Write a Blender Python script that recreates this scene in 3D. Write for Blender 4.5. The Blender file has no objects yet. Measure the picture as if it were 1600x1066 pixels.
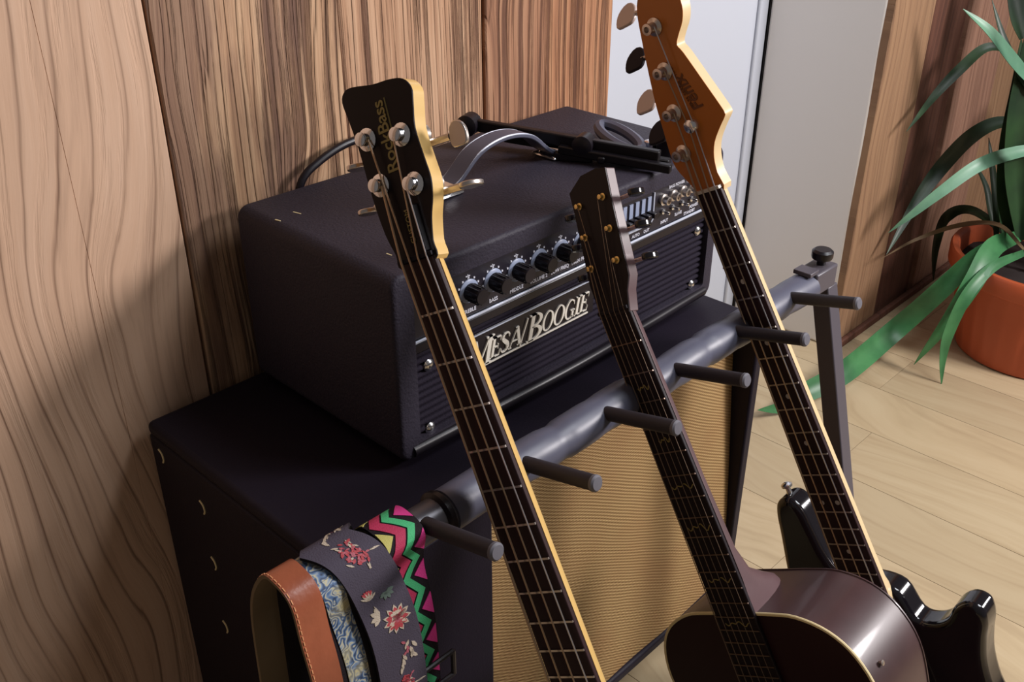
import bpy, bmesh, math, random
from mathutils import Vector, Matrix
random.seed(7)
sc = bpy.context.scene
COL = sc.collection
PI = math.pi
H = 1.32                                   # camera height above the floor

# ------------------------------------------------------------------ camera
F = 1550.0
def cam_axes(pitch, yaw):
    p, y = math.radians(pitch), math.radians(yaw)
    fwd = Vector((math.cos(y)*math.cos(p), math.sin(y)*math.cos(p), -math.sin(p)))
    right = fwd.cross(Vector((0, 0, 1))).normalized()
    down = fwd.cross(right)
    return right, down, fwd
CR, CD, CF = cam_axes(29.3, 44.1)
cam = bpy.data.cameras.new('camera')
cam.sensor_width = 36; cam.lens = 36*F/1600; cam.clip_start = 0.02
co = bpy.data.objects.new('camera', cam); COL.objects.link(co)
m = Matrix.Identity(4)
for i, ax in enumerate((CR, -CD, -CF)):
    for j in range(3): m[j][i] = ax[j]
m[2][3] = H
co.matrix_world = m
sc.camera = co

# ------------------------------------------------------------------ light
sc.view_settings.view_transform = 'Standard'
sc.view_settings.look = 'None'
sc.view_settings.gamma = 1
sc.view_settings.use_curve_mapping = False
sc.view_settings.exposure = 0.0
world = bpy.data.worlds.new('room_light'); sc.world = world
world.use_nodes = True
bg = world.node_tree.nodes['Background']
bg.inputs[0].default_value = (1.0, 0.91, 0.86, 1); bg.inputs[1].default_value = 0.125
def area(name, loc, target, size, power, col):
    l = bpy.data.lights.new(name, 'AREA'); l.shape = 'DISK'; l.size = size; l.energy = power; l.color = col
    o = bpy.data.objects.new(name, l); COL.objects.link(o)
    o.location = loc
    o.rotation_euler = (Vector(target)-Vector(loc)).to_track_quat('-Z', 'Y').to_euler()
    return o
area('room_lamp', (2.36, -1.0, H+0.46), (0.75, 0.85, H-0.5), 0.6, 70, (1.0, 0.95, 0.95))
area('ceiling_lamp', (1.75, -0.35, 2.65), (1.5, 0.4, 0.0), 0.9, 30, (0.92, 0.95, 1.0))

# ------------------------------------------------------------------ helpers
def V(x, y, z): return Vector((x, y, z+H))          # coordinates relative to the eye height
def ray(px, py):
    return CR*((px-800)/F) + CD*((py-533)/F) + CF
def at_x(px, py, x):
    r = ray(px, py); r = r*(x/r.x); return Vector((r.x, r.y, r.z+H))
def at_z(px, py, z):
    r = ray(px, py); r = r*(z/r.z); return Vector((r.x, r.y, r.z+H))
def lin(r, g, b):
    f = lambda c: (c/255/12.92) if c <= 10 else ((c/255+0.055)/1.055)**2.4
    return (f(r), f(g), f(b), 1)

class MB:
    """collects shapes in world coordinates"""
    def __init__(s): s.v = []; s.f = []; s.mi = []
    def add(s, vs, fs, mi=0):
        n = len(s.v); s.v += [Vector(v) for v in vs]
        s.f += [[i+n for i in f] for f in fs]; s.mi += [mi]*len(fs)
    def box(s, c, size, ax=None, mi=0):
        c = Vector(c); ax = ax or (Vector((1,0,0)), Vector((0,1,0)), Vector((0,0,1)))
        a, b, d = ax[0]*size[0]/2, ax[1]*size[1]/2, ax[2]*size[2]/2
        vs = [c+a*i+b*j+d*k for k in (-1,1) for j in (-1,1) for i in (-1,1)]
        s.add(vs, [(0,2,3,1),(4,5,7,6),(0,1,5,4),(2,6,7,3),(0,4,6,2),(1,3,7,5)], mi)
    def bar(s, a, b, w, h, up=(0,0,1), mi=0):
        a, b = Vector(a), Vector(b); d = (b-a); L = d.length; d = d/L
        u = Vector(up); sd = d.cross(u).normalized(); u = sd.cross(d)
        s.box((a+b)/2, (L, w, h), (d, sd, u), mi)
    def tube(s, pts, r, n=12, caps=True, mi=0):
        pts = [Vector(p) for p in pts]
        rs = r if isinstance(r, (list, tuple)) else [r]*len(pts)
        t0 = (pts[1]-pts[0]).normalized()
        ref = Vector((0,0,1)) if abs(t0.z) < .9 else Vector((1,0,0))
        nrm = t0.cross(ref).normalized(); rings = []
        base = len(s.v)
        for i, p in enumerate(pts):
            t = (pts[min(i+1, len(pts)-1)]-pts[max(i-1, 0)]).normalized()
            nrm = (nrm - t*nrm.dot(t)).normalized(); bn = t.cross(nrm)
            for k in range(n):
                a = 2*PI*k/n; s.v.append(p+(nrm*math.cos(a)+bn*math.sin(a))*rs[i])
        for i in range(len(pts)-1):
            for k in range(n):
                k2 = (k+1) % n
                s.f.append([base+i*n+k, base+i*n+k2, base+(i+1)*n+k2, base+(i+1)*n+k]); s.mi.append(mi)
        if caps:
            s.f.append([base+k for k in range(n)][::-1]); s.mi.append(mi)
            s.f.append([base+(len(pts)-1)*n+k for k in range(n)]); s.mi.append(mi)
    def lathe(s, c, axis, prof, n=20, mi=0, caps=True):
        """prof: (radius, distance along axis)"""
        axis = Vector(axis).normalized(); c = Vector(c)
        s.tube_rings([(c+axis*h, r) for r, h in prof], axis, n, mi, caps)
    def tube_rings(s, rings, axis, n, mi, caps):
        ref = Vector((0,0,1)) if abs(axis.z) < .9 else Vector((1,0,0))
        a1 = axis.cross(ref).normalized(); a2 = axis.cross(a1)
        base = len(s.v)
        for p, r in rings:
            for k in range(n):
                a = 2*PI*k/n; s.v.append(p+(a1*math.cos(a)+a2*math.sin(a))*max(r, 1e-5))
        for i in range(len(rings)-1):
            for k in range(n):
                k2 = (k+1) % n
                s.f.append([base+i*n+k, base+i*n+k2, base+(i+1)*n+k2, base+(i+1)*n+k]); s.mi.append(mi)
        if caps:
            s.f.append([base+k for k in range(n)][::-1]); s.mi.append(mi)
            s.f.append([base+(len(rings)-1)*n+k for k in range(n)]); s.mi.append(mi)
    def prism(s, poly, T, w0, w1, mi=0, mi_side=None, inset=0.0):
        """poly: 2D outline, T(a,b,w)->point, extruded w0 (front) .. w1; ngon caps"""
        n = len(poly); base = len(s.v)
        for w in (w0, w1):
            for a, b in poly: s.v.append(T(a, b, w))
        s.f.append([base+i for i in range(n)]); s.mi.append(mi)
        s.f.append([base+n+i for i in range(n)][::-1]); s.mi.append(mi)
        for i in range(n):
            j = (i+1) % n
            s.f.append([base+i, base+n+i, base+n+j, base+j]); s.mi.append(mi if mi_side is None else mi_side)
    def strip(s, rows, mi=0, closed=False):
        base = len(s.v); n = len(rows[0])
        for r in rows: s.v += [Vector(p) for p in r]
        for i in range(len(rows)-1):
            for k in range(n-1 + (1 if closed else 0)):
                k2 = (k+1) % n
                s.f.append([base+i*n+k, base+i*n+k2, base+(i+1)*n+k2, base+(i+1)*n+k]); s.mi.append(mi)

def finish(name, mb, mats, parent=None, bevel=0, smooth=40, seg=2, origin=None):
    """links one mesh object; vertices are stored relative to origin (world) or the parent's world origin"""
    if not isinstance(mats, (list, tuple)): mats = [mats]
    if origin is None:
        o0 = Vector((0,0,0))
        if parent is not None: o0 = Vector(parent['_o']) if '_o' in parent else Vector((0,0,0))
    else: o0 = Vector(origin)
    me = bpy.data.meshes.new(name)
    me.from_pydata([tuple(v-o0) for v in mb.v], [], mb.f)
    for mt in mats: me.materials.append(mt)
    me.polygons.foreach_set('material_index', mb.mi)
    bm = bmesh.new(); bm.from_mesh(me); bmesh.ops.recalc_face_normals(bm, faces=bm.faces); bm.to_mesh(me); bm.free()
    if smooth:
        me.polygons.foreach_set('use_smooth', [True]*len(me.polygons))
        me.set_sharp_from_angle(angle=math.radians(smooth))
    o = bpy.data.objects.new(name, me); COL.objects.link(o)
    ORG[o.name] = o0
    if parent is not None:
        o.parent = parent; o.location = o0-ORG[parent.name]
    else: o.location = o0
    if bevel:
        b = o.modifiers.new('bevel', 'BEVEL'); b.width = bevel; b.segments = seg; b.limit_method = 'ANGLE'; b.angle_limit = math.radians(35)
    return o
ORG = {}
def thing(name, label, cat, loc, group=None):
    o = bpy.data.objects.new(name, None); COL.objects.link(o)
    o.empty_display_size = .05
    o.location = loc; ORG[o.name] = Vector(loc)
    o['label'] = label; o['category'] = cat
    if group: o['group'] = group
    return o
def part(name, mb, mats, parent, bevel=0, smooth=40, seg=2):
    return finish(name, mb, mats, parent, bevel, smooth, seg, origin=ORG[parent.name])
def tag(o, label, cat, group=None):
    o['label'] = label; o['category'] = cat
    if group: o['group'] = group
    return o
def struct(o, label=None):
    o['kind'] = 'structure'
    if label: o['label'] = label
    return o
def spline(pts, n=8):
    """Catmull-Rom through the points"""
    pts = [Vector(p) for p in pts]; out = []
    P = [pts[0]*2-pts[1]]+pts+[pts[-1]*2-pts[-2]]
    for i in range(1, len(P)-2):
        for k in range(n):
            t = k/n; a, b, c, d = P[i-1], P[i], P[i+1], P[i+2]
            out.append(0.5*((2*b)+(c-a)*t+(2*a-5*b+4*c-d)*t*t+(3*b-a-3*c+d)*t**3))
    out.append(pts[-1]); return out
def spline2(poly, n=6, closed=True):
    N = len(poly); out = []
    for i in range(N):
        a, b, c, d = [Vector(poly[(i+k) % N]) for k in (-1, 0, 1, 2)]
        for k in range(n):
            t = k/n
            p = 0.5*((2*b)+(c-a)*t+(2*a-5*b+4*c-d)*t*t+(3*b-a-3*c+d)*t**3)
            out.append((p.x, p.y))
    return out

# ------------------------------------------------------------------ materials
def newmat(name):
    mt = bpy.data.materials.new(name); mt.use_nodes = True
    nt = mt.node_tree; b = nt.nodes['Principled BSDF']
    return mt, nt, b
def N(nt, t, **k):
    n = nt.nodes.new(t)
    for a, v in k.items(): setattr(n, a, v)
    return n
def mat(name, col, rough=.5, metal=0, spec=.5, bump=0, bscale=300, coat=0, var=0):
    mt, nt, b = newmat(name)
    b.inputs['Base Color'].default_value = col
    b.inputs['Roughness'].default_value = rough; b.inputs['Metallic'].default_value = metal
    b.inputs['Specular IOR Level'].default_value = spec
    b.inputs['Coat Weight'].default_value = coat; b.inputs['Coat Roughness'].default_value = .08
    tc = N(nt, 'ShaderNodeTexCoord')
    ns = N(nt, 'ShaderNodeTexNoise'); ns.inputs['Scale'].default_value = bscale; ns.inputs['Detail'].default_value = 3
    nt.links.new(tc.outputs['Object'], ns.inputs['Vector'])
    if bump:
        bp = N(nt, 'ShaderNodeBump'); bp.inputs['Strength'].default_value = bump; bp.inputs['Distance'].default_value = .001
        nt.links.new(ns.outputs['Fac'], bp.inputs['Height']); nt.links.new(bp.outputs[0], b.inputs['Normal'])
    if var:
        n2 = N(nt, 'ShaderNodeTexNoise'); n2.inputs['Scale'].default_value = 14; n2.inputs['Detail'].default_value = 5
        nt.links.new(tc.outputs['Object'], n2.inputs['Vector'])
        hs = N(nt, 'ShaderNodeMix', data_type='RGBA'); hs.blend_type = 'MULTIPLY'; hs.inputs['Factor'].default_value = var
        hs.inputs['A'].default_value = col
        rp = N(nt, 'ShaderNodeValToRGB'); rp.color_ramp.elements[0].position = .3; rp.color_ramp.elements[1].position = .7
        rp.color_ramp.elements[0].color = (.45,.45,.45,1); rp.color_ramp.elements[1].color = (1.3,1.3,1.3,1)
        nt.links.new(n2.outputs['Fac'], rp.inputs[0]); nt.links.new(rp.outputs[0], hs.inputs['B'])
        nt.links.new(hs.outputs['Result'], b.inputs['Base Color'])
    return mt
def mth(nt, op, a, b=None, c=None):
    n = N(nt, 'ShaderNodeMath', operation=op)
    for i, x in enumerate((a, b, c)):
        if x is None: continue
        if isinstance(x, (int, float)): n.inputs[i].default_value = x
        else: nt.links.new(x, n.inputs[i])
    return n.outputs[0]
def ramp(nt, fac, stops, interp='LINEAR'):
    r = N(nt, 'ShaderNodeValToRGB'); r.color_ramp.interpolation = interp
    e = r.color_ramp.elements
    while len(e) < len(stops): e.new(.5)
    for i, (p, c) in enumerate(stops): e[i].position = p; e[i].color = c if len(c) == 4 else (*c, 1)
    nt.links.new(fac, r.inputs[0]); return r.outputs[0]
def mixc(nt, f, a, b, mode='MIX'):
    n = N(nt, 'ShaderNodeMix', data_type='RGBA'); n.blend_type = mode
    for k, x in (('Factor', f), ('A', a), ('B', b)):
        if isinstance(x, (int, float, tuple)): n.inputs[k].default_value = x
        else: nt.links.new(x, n.inputs[k])
    return n.outputs['Result']
def noise(nt, vec, scale, detail=4, rough=.55):
    n = N(nt, 'ShaderNodeTexNoise'); n.inputs['Scale'].default_value = scale
    n.inputs['Detail'].default_value = detail; n.inputs['Roughness'].default_value = rough
    nt.links.new(vec, n.inputs['Vector']); return n.outputs['Fac']
def comb(nt, x, y, z):
    n = N(nt, 'ShaderNodeCombineXYZ')
    for i, a in enumerate((x, y, z)):
        if isinstance(a, (int, float)): n.inputs[i].default_value = a
        else: nt.links.new(a, n.inputs[i])
    return n.outputs[0]

def wood(name, light, mid, dark, freq=45, warp=.16, line=.6, fibre=.5, stain=0, stain_col=None, bump=.4, seed=0, along='z', rough=.7, spec=.3, random_obj=False, fs=70, knots=False, irr=0, groove=0):
    mt, nt, b = newmat(name)
    tc = N(nt, 'ShaderNodeTexCoord'); sp = N(nt, 'ShaderNodeSeparateXYZ')
    if along == 'z': geo = N(nt, 'ShaderNodeNewGeometry'); nt.links.new(geo.outputs['Position'], sp.inputs[0])
    else: nt.links.new(tc.outputs['Object'], sp.inputs[0])
    ac, al = (sp.outputs[0], sp.outputs[2]) if along == 'z' else (sp.outputs[0], sp.outputs[1])
    sd = seed
    if random_obj:
        oi = N(nt, 'ShaderNodeObjectInfo'); sd = mth(nt, 'MULTIPLY', oi.outputs['Random'], 37.0)
    x = mth(nt, 'ADD', ac, 0.0)
    lowv = comb(nt, mth(nt, 'MULTIPLY', ac, 2.2), mth(nt, 'MULTIPLY', al, 1.1), sd)
    low = noise(nt, lowv, 1.0, 1.5)
    medv = comb(nt, mth(nt, 'MULTIPLY', ac, 9), mth(nt, 'MULTIPLY', al, 3.0), sd)
    med = noise(nt, medv, 1.0, 2)
    xw = mth(nt, 'ADD', mth(nt, 'MULTIPLY_ADD', low, warp*2, x), mth(nt, 'MULTIPLY', med, warp*.16))
    if knots:
        vo = N(nt, 'ShaderNodeTexVoronoi'); vo.inputs['Scale'].default_value = 1.0
        kv = comb(nt, mth(nt, 'MULTIPLY', ac, 5.2), mth(nt, 'MULTIPLY', al, 2.6), sd)
        nt.links.new(kv, vo.inputs['Vector'])
        kd = mth(nt, 'POWER', 2.718, mth(nt, 'MULTIPLY', mth(nt, 'MULTIPLY', vo.outputs['Distance'], vo.outputs['Distance']), -40))
        xw = mth(nt, 'ADD', xw, mth(nt, 'MULTIPLY', kd, .035))
    phs = mth(nt, 'MULTIPLY', xw, freq)
    if irr:
        i1 = noise(nt, comb(nt, mth(nt, 'MULTIPLY', ac, 22), mth(nt, 'MULTIPLY', al, .7), sd), 1.0, 3)
        phs = mth(nt, 'MULTIPLY_ADD', i1, irr, phs)
    fr = mth(nt, 'FRACT', phs)
    lines = ramp(nt, fr, [(0, (.2,)*3), (.07, (0,)*3), (.55, (.02,)*3), (.84, (.12,)*3), (.94, (1,)*3), (1, (.2,)*3)])
    lmod = noise(nt, comb(nt, mth(nt, 'MULTIPLY', ac, 12), mth(nt, 'MULTIPLY', al, 1.2), sd), 1.0, 2)
    lamt = mth(nt, 'MULTIPLY', lines, ramp(nt, lmod, [(.3, (.15,)*3), (.65, (1,)*3)]))
    fv = comb(nt, mth(nt, 'MULTIPLY', xw, fs), mth(nt, 'MULTIPLY', al, 1.6), sd)
    fib = noise(nt, fv, 1.0, 5, .6)
    fv2 = comb(nt, mth(nt, 'MULTIPLY', xw, fs*4), mth(nt, 'MULTIPLY', al, 7), sd)
    fib2 = noise(nt, fv2, 1.0, 3, .6)
    fb = mth(nt, 'MULTIPLY_ADD', fib2, .35, mth(nt, 'MULTIPLY', fib, .65))
    c = ramp(nt, fb, [(.36, dark), (.47, mid), (.6, light)])
    base = mixc(nt, fibre, light, c)
    base = mixc(nt, mth(nt, 'MULTIPLY', low, .55), base, mid)
    base = mixc(nt, mth(nt, 'MULTIPLY', lamt, line), base, dark)
    if groove:
        gn = noise(nt, comb(nt, mth(nt, 'MULTIPLY', xw, fs*1.15), mth(nt, 'MULTIPLY', al, 1.3), mth(nt, 'ADD', sd, 9.0)), 1.0, 6, .62)
        gm = ramp(nt, gn, [(.36, (1,)*3), (.43, (.55,)*3), (.475, (0,)*3)])
        base = mixc(nt, mth(nt, 'MULTIPLY', gm, groove), base, dark)
        lamt = mth(nt, 'ADD', lamt, gm)
    if knots:
        kk = ramp(nt, vo.outputs['Distance'], [(0, (1,)*3), (.07, (.7,)*3), (.13, (0,)*3)])
        base = mixc(nt, mth(nt, 'MULTIPLY', kk, .6), base, dark)
    if stain:
        sv = comb(nt, mth(nt, 'MULTIPLY', ac, 9), mth(nt, 'MULTIPLY', al, 1.5), mth(nt, 'ADD', sd, 5) if not isinstance(sd, (int, float)) else sd+5)
        sn = noise(nt, sv, 1.0, 5, .6)
        base = mixc(nt, mth(nt, 'MULTIPLY', ramp(nt, sn, [(.52, (0,)*3), (.6, (1,)*3)]), stain), base, stain_col or dark)
    if random_obj:
        hv = N(nt, 'ShaderNodeHueSaturation'); nt.links.new(base, hv.inputs['Color'])
        nt.links.new(mth(nt, 'MULTIPLY_ADD', oi.outputs['Random'], .2, .9), hv.inputs['Value'])
        base = hv.outputs[0]
    nt.links.new(base, b.inputs['Base Color'])
    b.inputs['Roughness'].default_value = rough; b.inputs['Specular IOR Level'].default_value = spec
    hgt = mth(nt, 'SUBTRACT', mth(nt, 'MULTIPLY', fb, .6), mth(nt, 'MULTIPLY', lamt, .5))
    bp = N(nt, 'ShaderNodeBump'); bp.inputs['Strength'].default_value = bump; bp.inputs['Distance'].default_value = .006
    nt.links.new(hgt, bp.inputs['Height']); nt.links.new(bp.outputs[0], b.inputs['Normal'])
    return mt

M = {}
M['tolex'] = mat('black_tolex', lin(51, 47, 57), .5, spec=.16, bump=.9, bscale=330)
M['tolex_smooth'] = mat('black_vinyl', lin(31, 26, 36), .5, spec=.14, bump=.25, bscale=420)
M['black'] = mat('black_plastic', lin(22, 17, 24), .35, spec=.4)
M['matte_black'] = mat('matte_black', lin(24, 19, 27), .7, spec=.25)
M['panel'] = mat('control_panel_black', lin(30, 26, 36), .4, spec=.5)
M['chrome'] = mat('chrome', (.78, .78, .8, 1), .18, 1)
M['nickel'] = mat('worn_nickel', (.62, .56, .52, 1), .3, 1)
M['brass'] = mat('brass', (.75, .55, .22, 1), .3, 1)
M['white_print'] = mat('white_print', lin(205, 205, 215), .5)
M['logo'] = mat('logo_metal', lin(226, 220, 208), .35, .1)
M['silver_line'] = mat('silver_trim', lin(190, 196, 212), .35, .2)
M['foam'] = mat('grey_foam_vinyl', lin(80, 81, 97), .42, spec=.5, bump=.15, bscale=60)
M['peg'] = mat('black_foam', lin(38, 33, 39), .6, spec=.4, bump=.2, bscale=300)
M['peg_end'] = mat('grey_rubber_cap', lin(92, 90, 98), .6)
M['steel_black'] = mat('black_powder_steel', lin(30, 26, 31), .38, spec=.5)
M['steel_leg'] = mat('dark_grey_steel', lin(80, 75, 82), .4, spec=.3)
M['steel_grey'] = mat('grey_steel', lin(92, 90, 97), .32, .25)
M['maple'] = mat('amber_maple', lin(214, 176, 108), .3, spec=.5, coat=.3, bump=.05, bscale=60)
M['maple_pale'] = mat('pale_maple', lin(216, 190, 146), .35, spec=.5, coat=.2, bump=.05, bscale=60)
M['stand_black'] = mat('satin_black_tube', lin(16, 13, 18), .4, spec=.35)
M['maple_head'] = mat('dark_amber_maple', lin(176, 104, 34), .35, spec=.4, coat=.15)
M['rosewood'] = wood('rosewood', lin(54, 30, 30), lin(40, 21, 23), lin(26, 13, 17), freq=120, warp=.02, line=.3, fibre=.8, bump=.06, rough=.5, spec=.25, fs=200)
M['ebony'] = mat('ebony', lin(28, 19, 23), .5, spec=.2, bump=.1, bscale=200)
M['gloss_black'] = mat('gloss_black', lin(18, 15, 20), .12, spec=.5, coat=.3)
M['head_black'] = mat('black_headstock_lacquer', lin(24, 16, 20), .35, spec=.2)
M['mahogany'] = mat('purple_brown_mahogany', lin(68, 46, 47), .38, spec=.4, coat=.15, var=.5)
M['mahogany_neck'] = mat('mahogany_neck', lin(90, 67, 69), .4, spec=.5, var=.3)
M['ac_top'] = mat('dark_burst_top', lin(40, 17, 22), .35, spec=.3)
M['binding'] = mat('cream_binding', lin(226, 208, 160), .4)
M['fret'] = mat('fret_wire', (.62, .55, .5, 1), .3, 1)
M['old_fret'] = mat('tarnished_fret_wire', (.28, .20, .16, 1), .35, 1)
M['dull_string'] = mat('dull_old_string', (.30, .22, .16, 1), .45, 1)
M['bronze_string'] = mat('bronze_string', (.5, .36, .24, 1), .35, 1)
M['steel_string'] = mat('nickel_string', (.72, .68, .68, 1), .28, 1)
M['pearl'] = mat('pearl_dot', lin(190, 182, 170), .3)
M['gold_inlay'] = mat('gold_inlay', lin(140, 125, 70), .4)
M['ivory_key'] = mat('pale_tuner_key', lin(196, 178, 170), .35, .1)
M['white_paint'] = mat('white_door_paint', lin(188, 192, 202), .45, bump=.05, bscale=40)
M['beige_paint'] = mat('beige_wall_paint', lin(226, 221, 216), .6, bump=.08, bscale=120)
M['dark_gap'] = mat('dark_gap', lin(30, 25, 28), .9)
M['terracotta'] = mat('terracotta_plastic', lin(176, 82, 47), .45, spec=.4, bump=.04, bscale=80)
M['soil'] = mat('soil', lin(36, 26, 24), .95, bump=.9, bscale=90)
def leafmat(name, a, b_, rough=.35):
    mt, nt, b = newmat(name)
    tc = N(nt, 'ShaderNodeTexCoord')
    n = noise(nt, tc.outputs['Object'], 9, 4)
    nt.links.new(ramp(nt, n, [(.35, a), (.65, b_)]), b.inputs['Base Color'])
    b.inputs['Roughness'].default_value = rough; b.inputs['Specular IOR Level'].default_value = .5
    return mt
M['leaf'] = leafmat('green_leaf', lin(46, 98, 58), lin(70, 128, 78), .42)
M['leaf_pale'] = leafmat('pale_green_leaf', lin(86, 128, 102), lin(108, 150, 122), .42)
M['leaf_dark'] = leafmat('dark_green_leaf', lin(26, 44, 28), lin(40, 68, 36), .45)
M['leaf_dry'] = leafmat('dry_leaf', lin(110, 90, 60), lin(90, 70, 48), .7)
M['leather'] = mat('brown_leather', lin(150, 82, 56), .32, spec=.5, bump=.5, bscale=90, var=.5)
M['suede'] = mat('beige_suede', lin(122, 106, 84), .9, spec=.1, bump=.3, bscale=40, var=.3)
M['stitch'] = mat('orange_stitch', lin(214, 150, 104), .7)
M['strap_grey'] = mat('charcoal_fabric', lin(70, 64, 76), .8, spec=.2, bump=.5, bscale=700)
M['strap_black'] = mat('black_webbing', lin(26, 20, 25), .8, spec=.2, bump=.5, bscale=700)
M['emb_red'] = mat('red_thread', lin(164, 56, 64), .7, bump=.5, bscale=900)
M['emb_pink'] = mat('pink_thread', lin(164, 84, 96), .7, bump=.5, bscale=900)
M['emb_cream'] = mat('cream_thread', lin(180, 166, 148), .7, bump=.5, bscale=900)
M['emb_green'] = mat('dull_green_thread', lin(88, 104, 96), .7)
M['zig_green'] = mat('green_weave', lin(60, 166, 108), .75, bump=.4, bscale=900)
M['zig_pink'] = mat('magenta_weave', lin(206, 50, 132), .75, bump=.4, bscale=900)
M['zig_red'] = mat('crimson_weave', lin(166, 34, 74), .75, bump=.4, bscale=900)
M['zig_yellow'] = mat('yellow_weave', lin(178, 170, 92), .75, bump=.4, bscale=900)
M['lever'] = mat('grey_slider', lin(140, 150, 175), .4)

def paisley():
    mt, nt, b = newmat('blue_paisley')
    tc = N(nt, 'ShaderNodeTexCoord')
    n0 = N(nt, 'ShaderNodeTexNoise'); n0.inputs['Scale'].default_value = 55; n0.inputs['Detail'].default_value = 2
    nt.links.new(tc.outputs['Object'], n0.inputs['Vector'])
    mx = mixc(nt, .035, tc.outputs['Object'], n0.outputs['Color'])
    vo = N(nt, 'ShaderNodeTexVoronoi'); vo.inputs['Scale'].default_value = 62
    nt.links.new(mx, vo.inputs['Vector'])
    rings = mth(nt, 'FRACT', mth(nt, 'MULTIPLY', vo.outputs['Distance'], 4.2))
    c = ramp(nt, rings, [(0, lin(34, 54, 84)), (.28, lin(84, 112, 150)), (.5, lin(150, 160, 165)), (.62, lin(188, 178, 140)), (.8, lin(70, 100, 140)), (1, lin(30, 40, 60))])
    big = noise(nt, tc.outputs['Object'], 22, 2)
    c = mixc(nt, ramp(nt, big, [(.5, (0,)*3), (.62, (.75,)*3)]), c, lin(176, 164, 112))
    nt.links.new(c, b.inputs['Base Color']); b.inputs['Roughness'].default_value = .6
    return mt
M['paisley'] = paisley()

def tweed():
    mt, nt, b = newmat('tweed_grille_cloth')
    tc = N(nt, 'ShaderNodeTexCoord'); sp = N(nt, 'ShaderNodeSeparateXYZ')
    nt.links.new(tc.outputs['Object'], sp.inputs[0])
    x, z = sp.outputs[0], sp.outputs[2]
    wob = mth(nt, 'MULTIPLY', noise(nt, tc.outputs['Object'], 6, 2), .012)
    d = mth(nt, 'ADD', mth(nt, 'MULTIPLY_ADD', x, .57, z), wob)
    s1 = mth(nt, 'SINE', mth(nt, 'MULTIPLY', d, 2*PI/.0056))
    s2 = mth(nt, 'SINE', mth(nt, 'MULTIPLY', x, 2*PI/.0030))
    s3 = mth(nt, 'SINE', mth(nt, 'MULTIPLY', z, 2*PI/.0030))
    w = mth(nt, 'MULTIPLY_ADD', mth(nt, 'MULTIPLY', s2, s3), .28, mth(nt, 'MULTIPLY', s1, .24))
    w = mth(nt, 'ADD', mth(nt, 'MULTIPLY', w, .8), .5)
    c = ramp(nt, w, [(.05, lin(88, 64, 38)), (.38, lin(140, 110, 70)), (.68, lin(178, 146, 98)), (.95, lin(212, 184, 132))])
    n = noise(nt, tc.outputs['Object'], 9, 3)
    c = mixc(nt, mth(nt, 'MULTIPLY', ramp(nt, n, [(.4, (0,)*3), (.7, (1,)*3)]), .35), c, lin(140, 96, 60))
    nt.links.new(c, b.inputs['Base Color']); b.inputs['Roughness'].default_value = .6
    b.inputs['Specular IOR Level'].default_value = .3
    bp = N(nt, 'ShaderNodeBump'); bp.inputs['Strength'].default_value = .6; bp.inputs['Distance'].default_value = .002
    nt.links.new(w, bp.inputs['Height']); nt.links.new(bp.outputs[0], b.inputs['Normal'])
    return mt
M['tweed'] = tweed()

# wall boards: smooth pinkish ones and rough-sawn brown ones
M['wd_a'] = wood('smooth_board_wide', lin(216, 182, 156), lin(202, 162, 132), lin(104, 70, 52), freq=34, warp=.12, line=.75, fibre=.35, bump=.35, seed=3.1, fs=30, knots=True, irr=.6, groove=.10)
M['wd_b'] = wood('smooth_board_narrow', lin(220, 188, 164), lin(206, 170, 144), lin(116, 84, 68), freq=42, warp=.10, line=.8, fibre=.3, bump=.35, seed=11.7, fs=30, knots=True, irr=1.6, groove=.25)
M['wd_c'] = wood('rough_board_stained', lin(208, 172, 138), lin(176, 136, 104), lin(100, 70, 54), freq=60, warp=.05, line=.45, fibre=.8, stain=.6, stain_col=lin(112, 84, 74), bump=.9, seed=5.3, knots=True, irr=3.5, groove=.8)
M['wd_d'] = wood('rough_board_grooved', lin(206, 168, 136), lin(174, 132, 102), lin(92, 60, 46), freq=75, warp=.02, line=.5, fibre=.85, bump=.9, seed=8.9, fs=85, irr=3.5, groove=.8)
M['wd_e'] = wood('reddish_board', lin(178, 136, 106), lin(146, 102, 76), lin(84, 52, 40), freq=45, warp=.08, line=.5, fibre=.8, bump=.7, seed=2.2, knots=True, irr=3.5, groove=.8)
M['wd_f'] = wood('brown_board', lin(192, 146, 110), lin(154, 106, 76), lin(84, 52, 38), freq=60, warp=.04, line=.6, fibre=.9, bump=.8, seed=14.2, irr=3.5, groove=.8)
M['wd_g'] = wood('golden_board', lin(158, 126, 96), lin(136, 102, 76), lin(92, 64, 50), freq=30, warp=.12, line=.5, fibre=.5, bump=.4, seed=21.0, knots=True, irr=1.6, groove=.25)
M['wd_h'] = wood('dark_board', lin(112, 74, 58), lin(92, 58, 46), lin(56, 34, 30), freq=40, warp=.10, line=.5, fibre=.7, bump=.5, seed=17.0, knots=True, irr=1.6, groove=.25)
M['wd_i'] = wood('pinkish_board', lin(160, 124, 104), lin(136, 98, 80), lin(90, 60, 50), freq=36, warp=.10, line=.6, fibre=.6, bump=.5, seed=27.0, knots=True, irr=1.6, groove=.3)
M['floorboard'] = wood('oak_laminate', lin(190, 172, 140), lin(172, 150, 117), lin(142, 118, 88), freq=14, warp=.22, line=.3, fibre=.45, bump=.03, along='y', rough=.38, spec=.45, random_obj=True, fs=16)

# ------------------------------------------------------------------ the setting
YW = 1.09          # face of the left plank wall
def plain(name, lo, hi, mt, parent=None, bevel=0, label=None):
    mb = MB(); lo, hi = Vector(lo), Vector(hi)
    mb.box((lo+hi)/2, tuple(hi-lo))
    c = (lo+hi)/2
    return finish(name, mb, mt, parent, bevel, origin=c)
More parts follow.
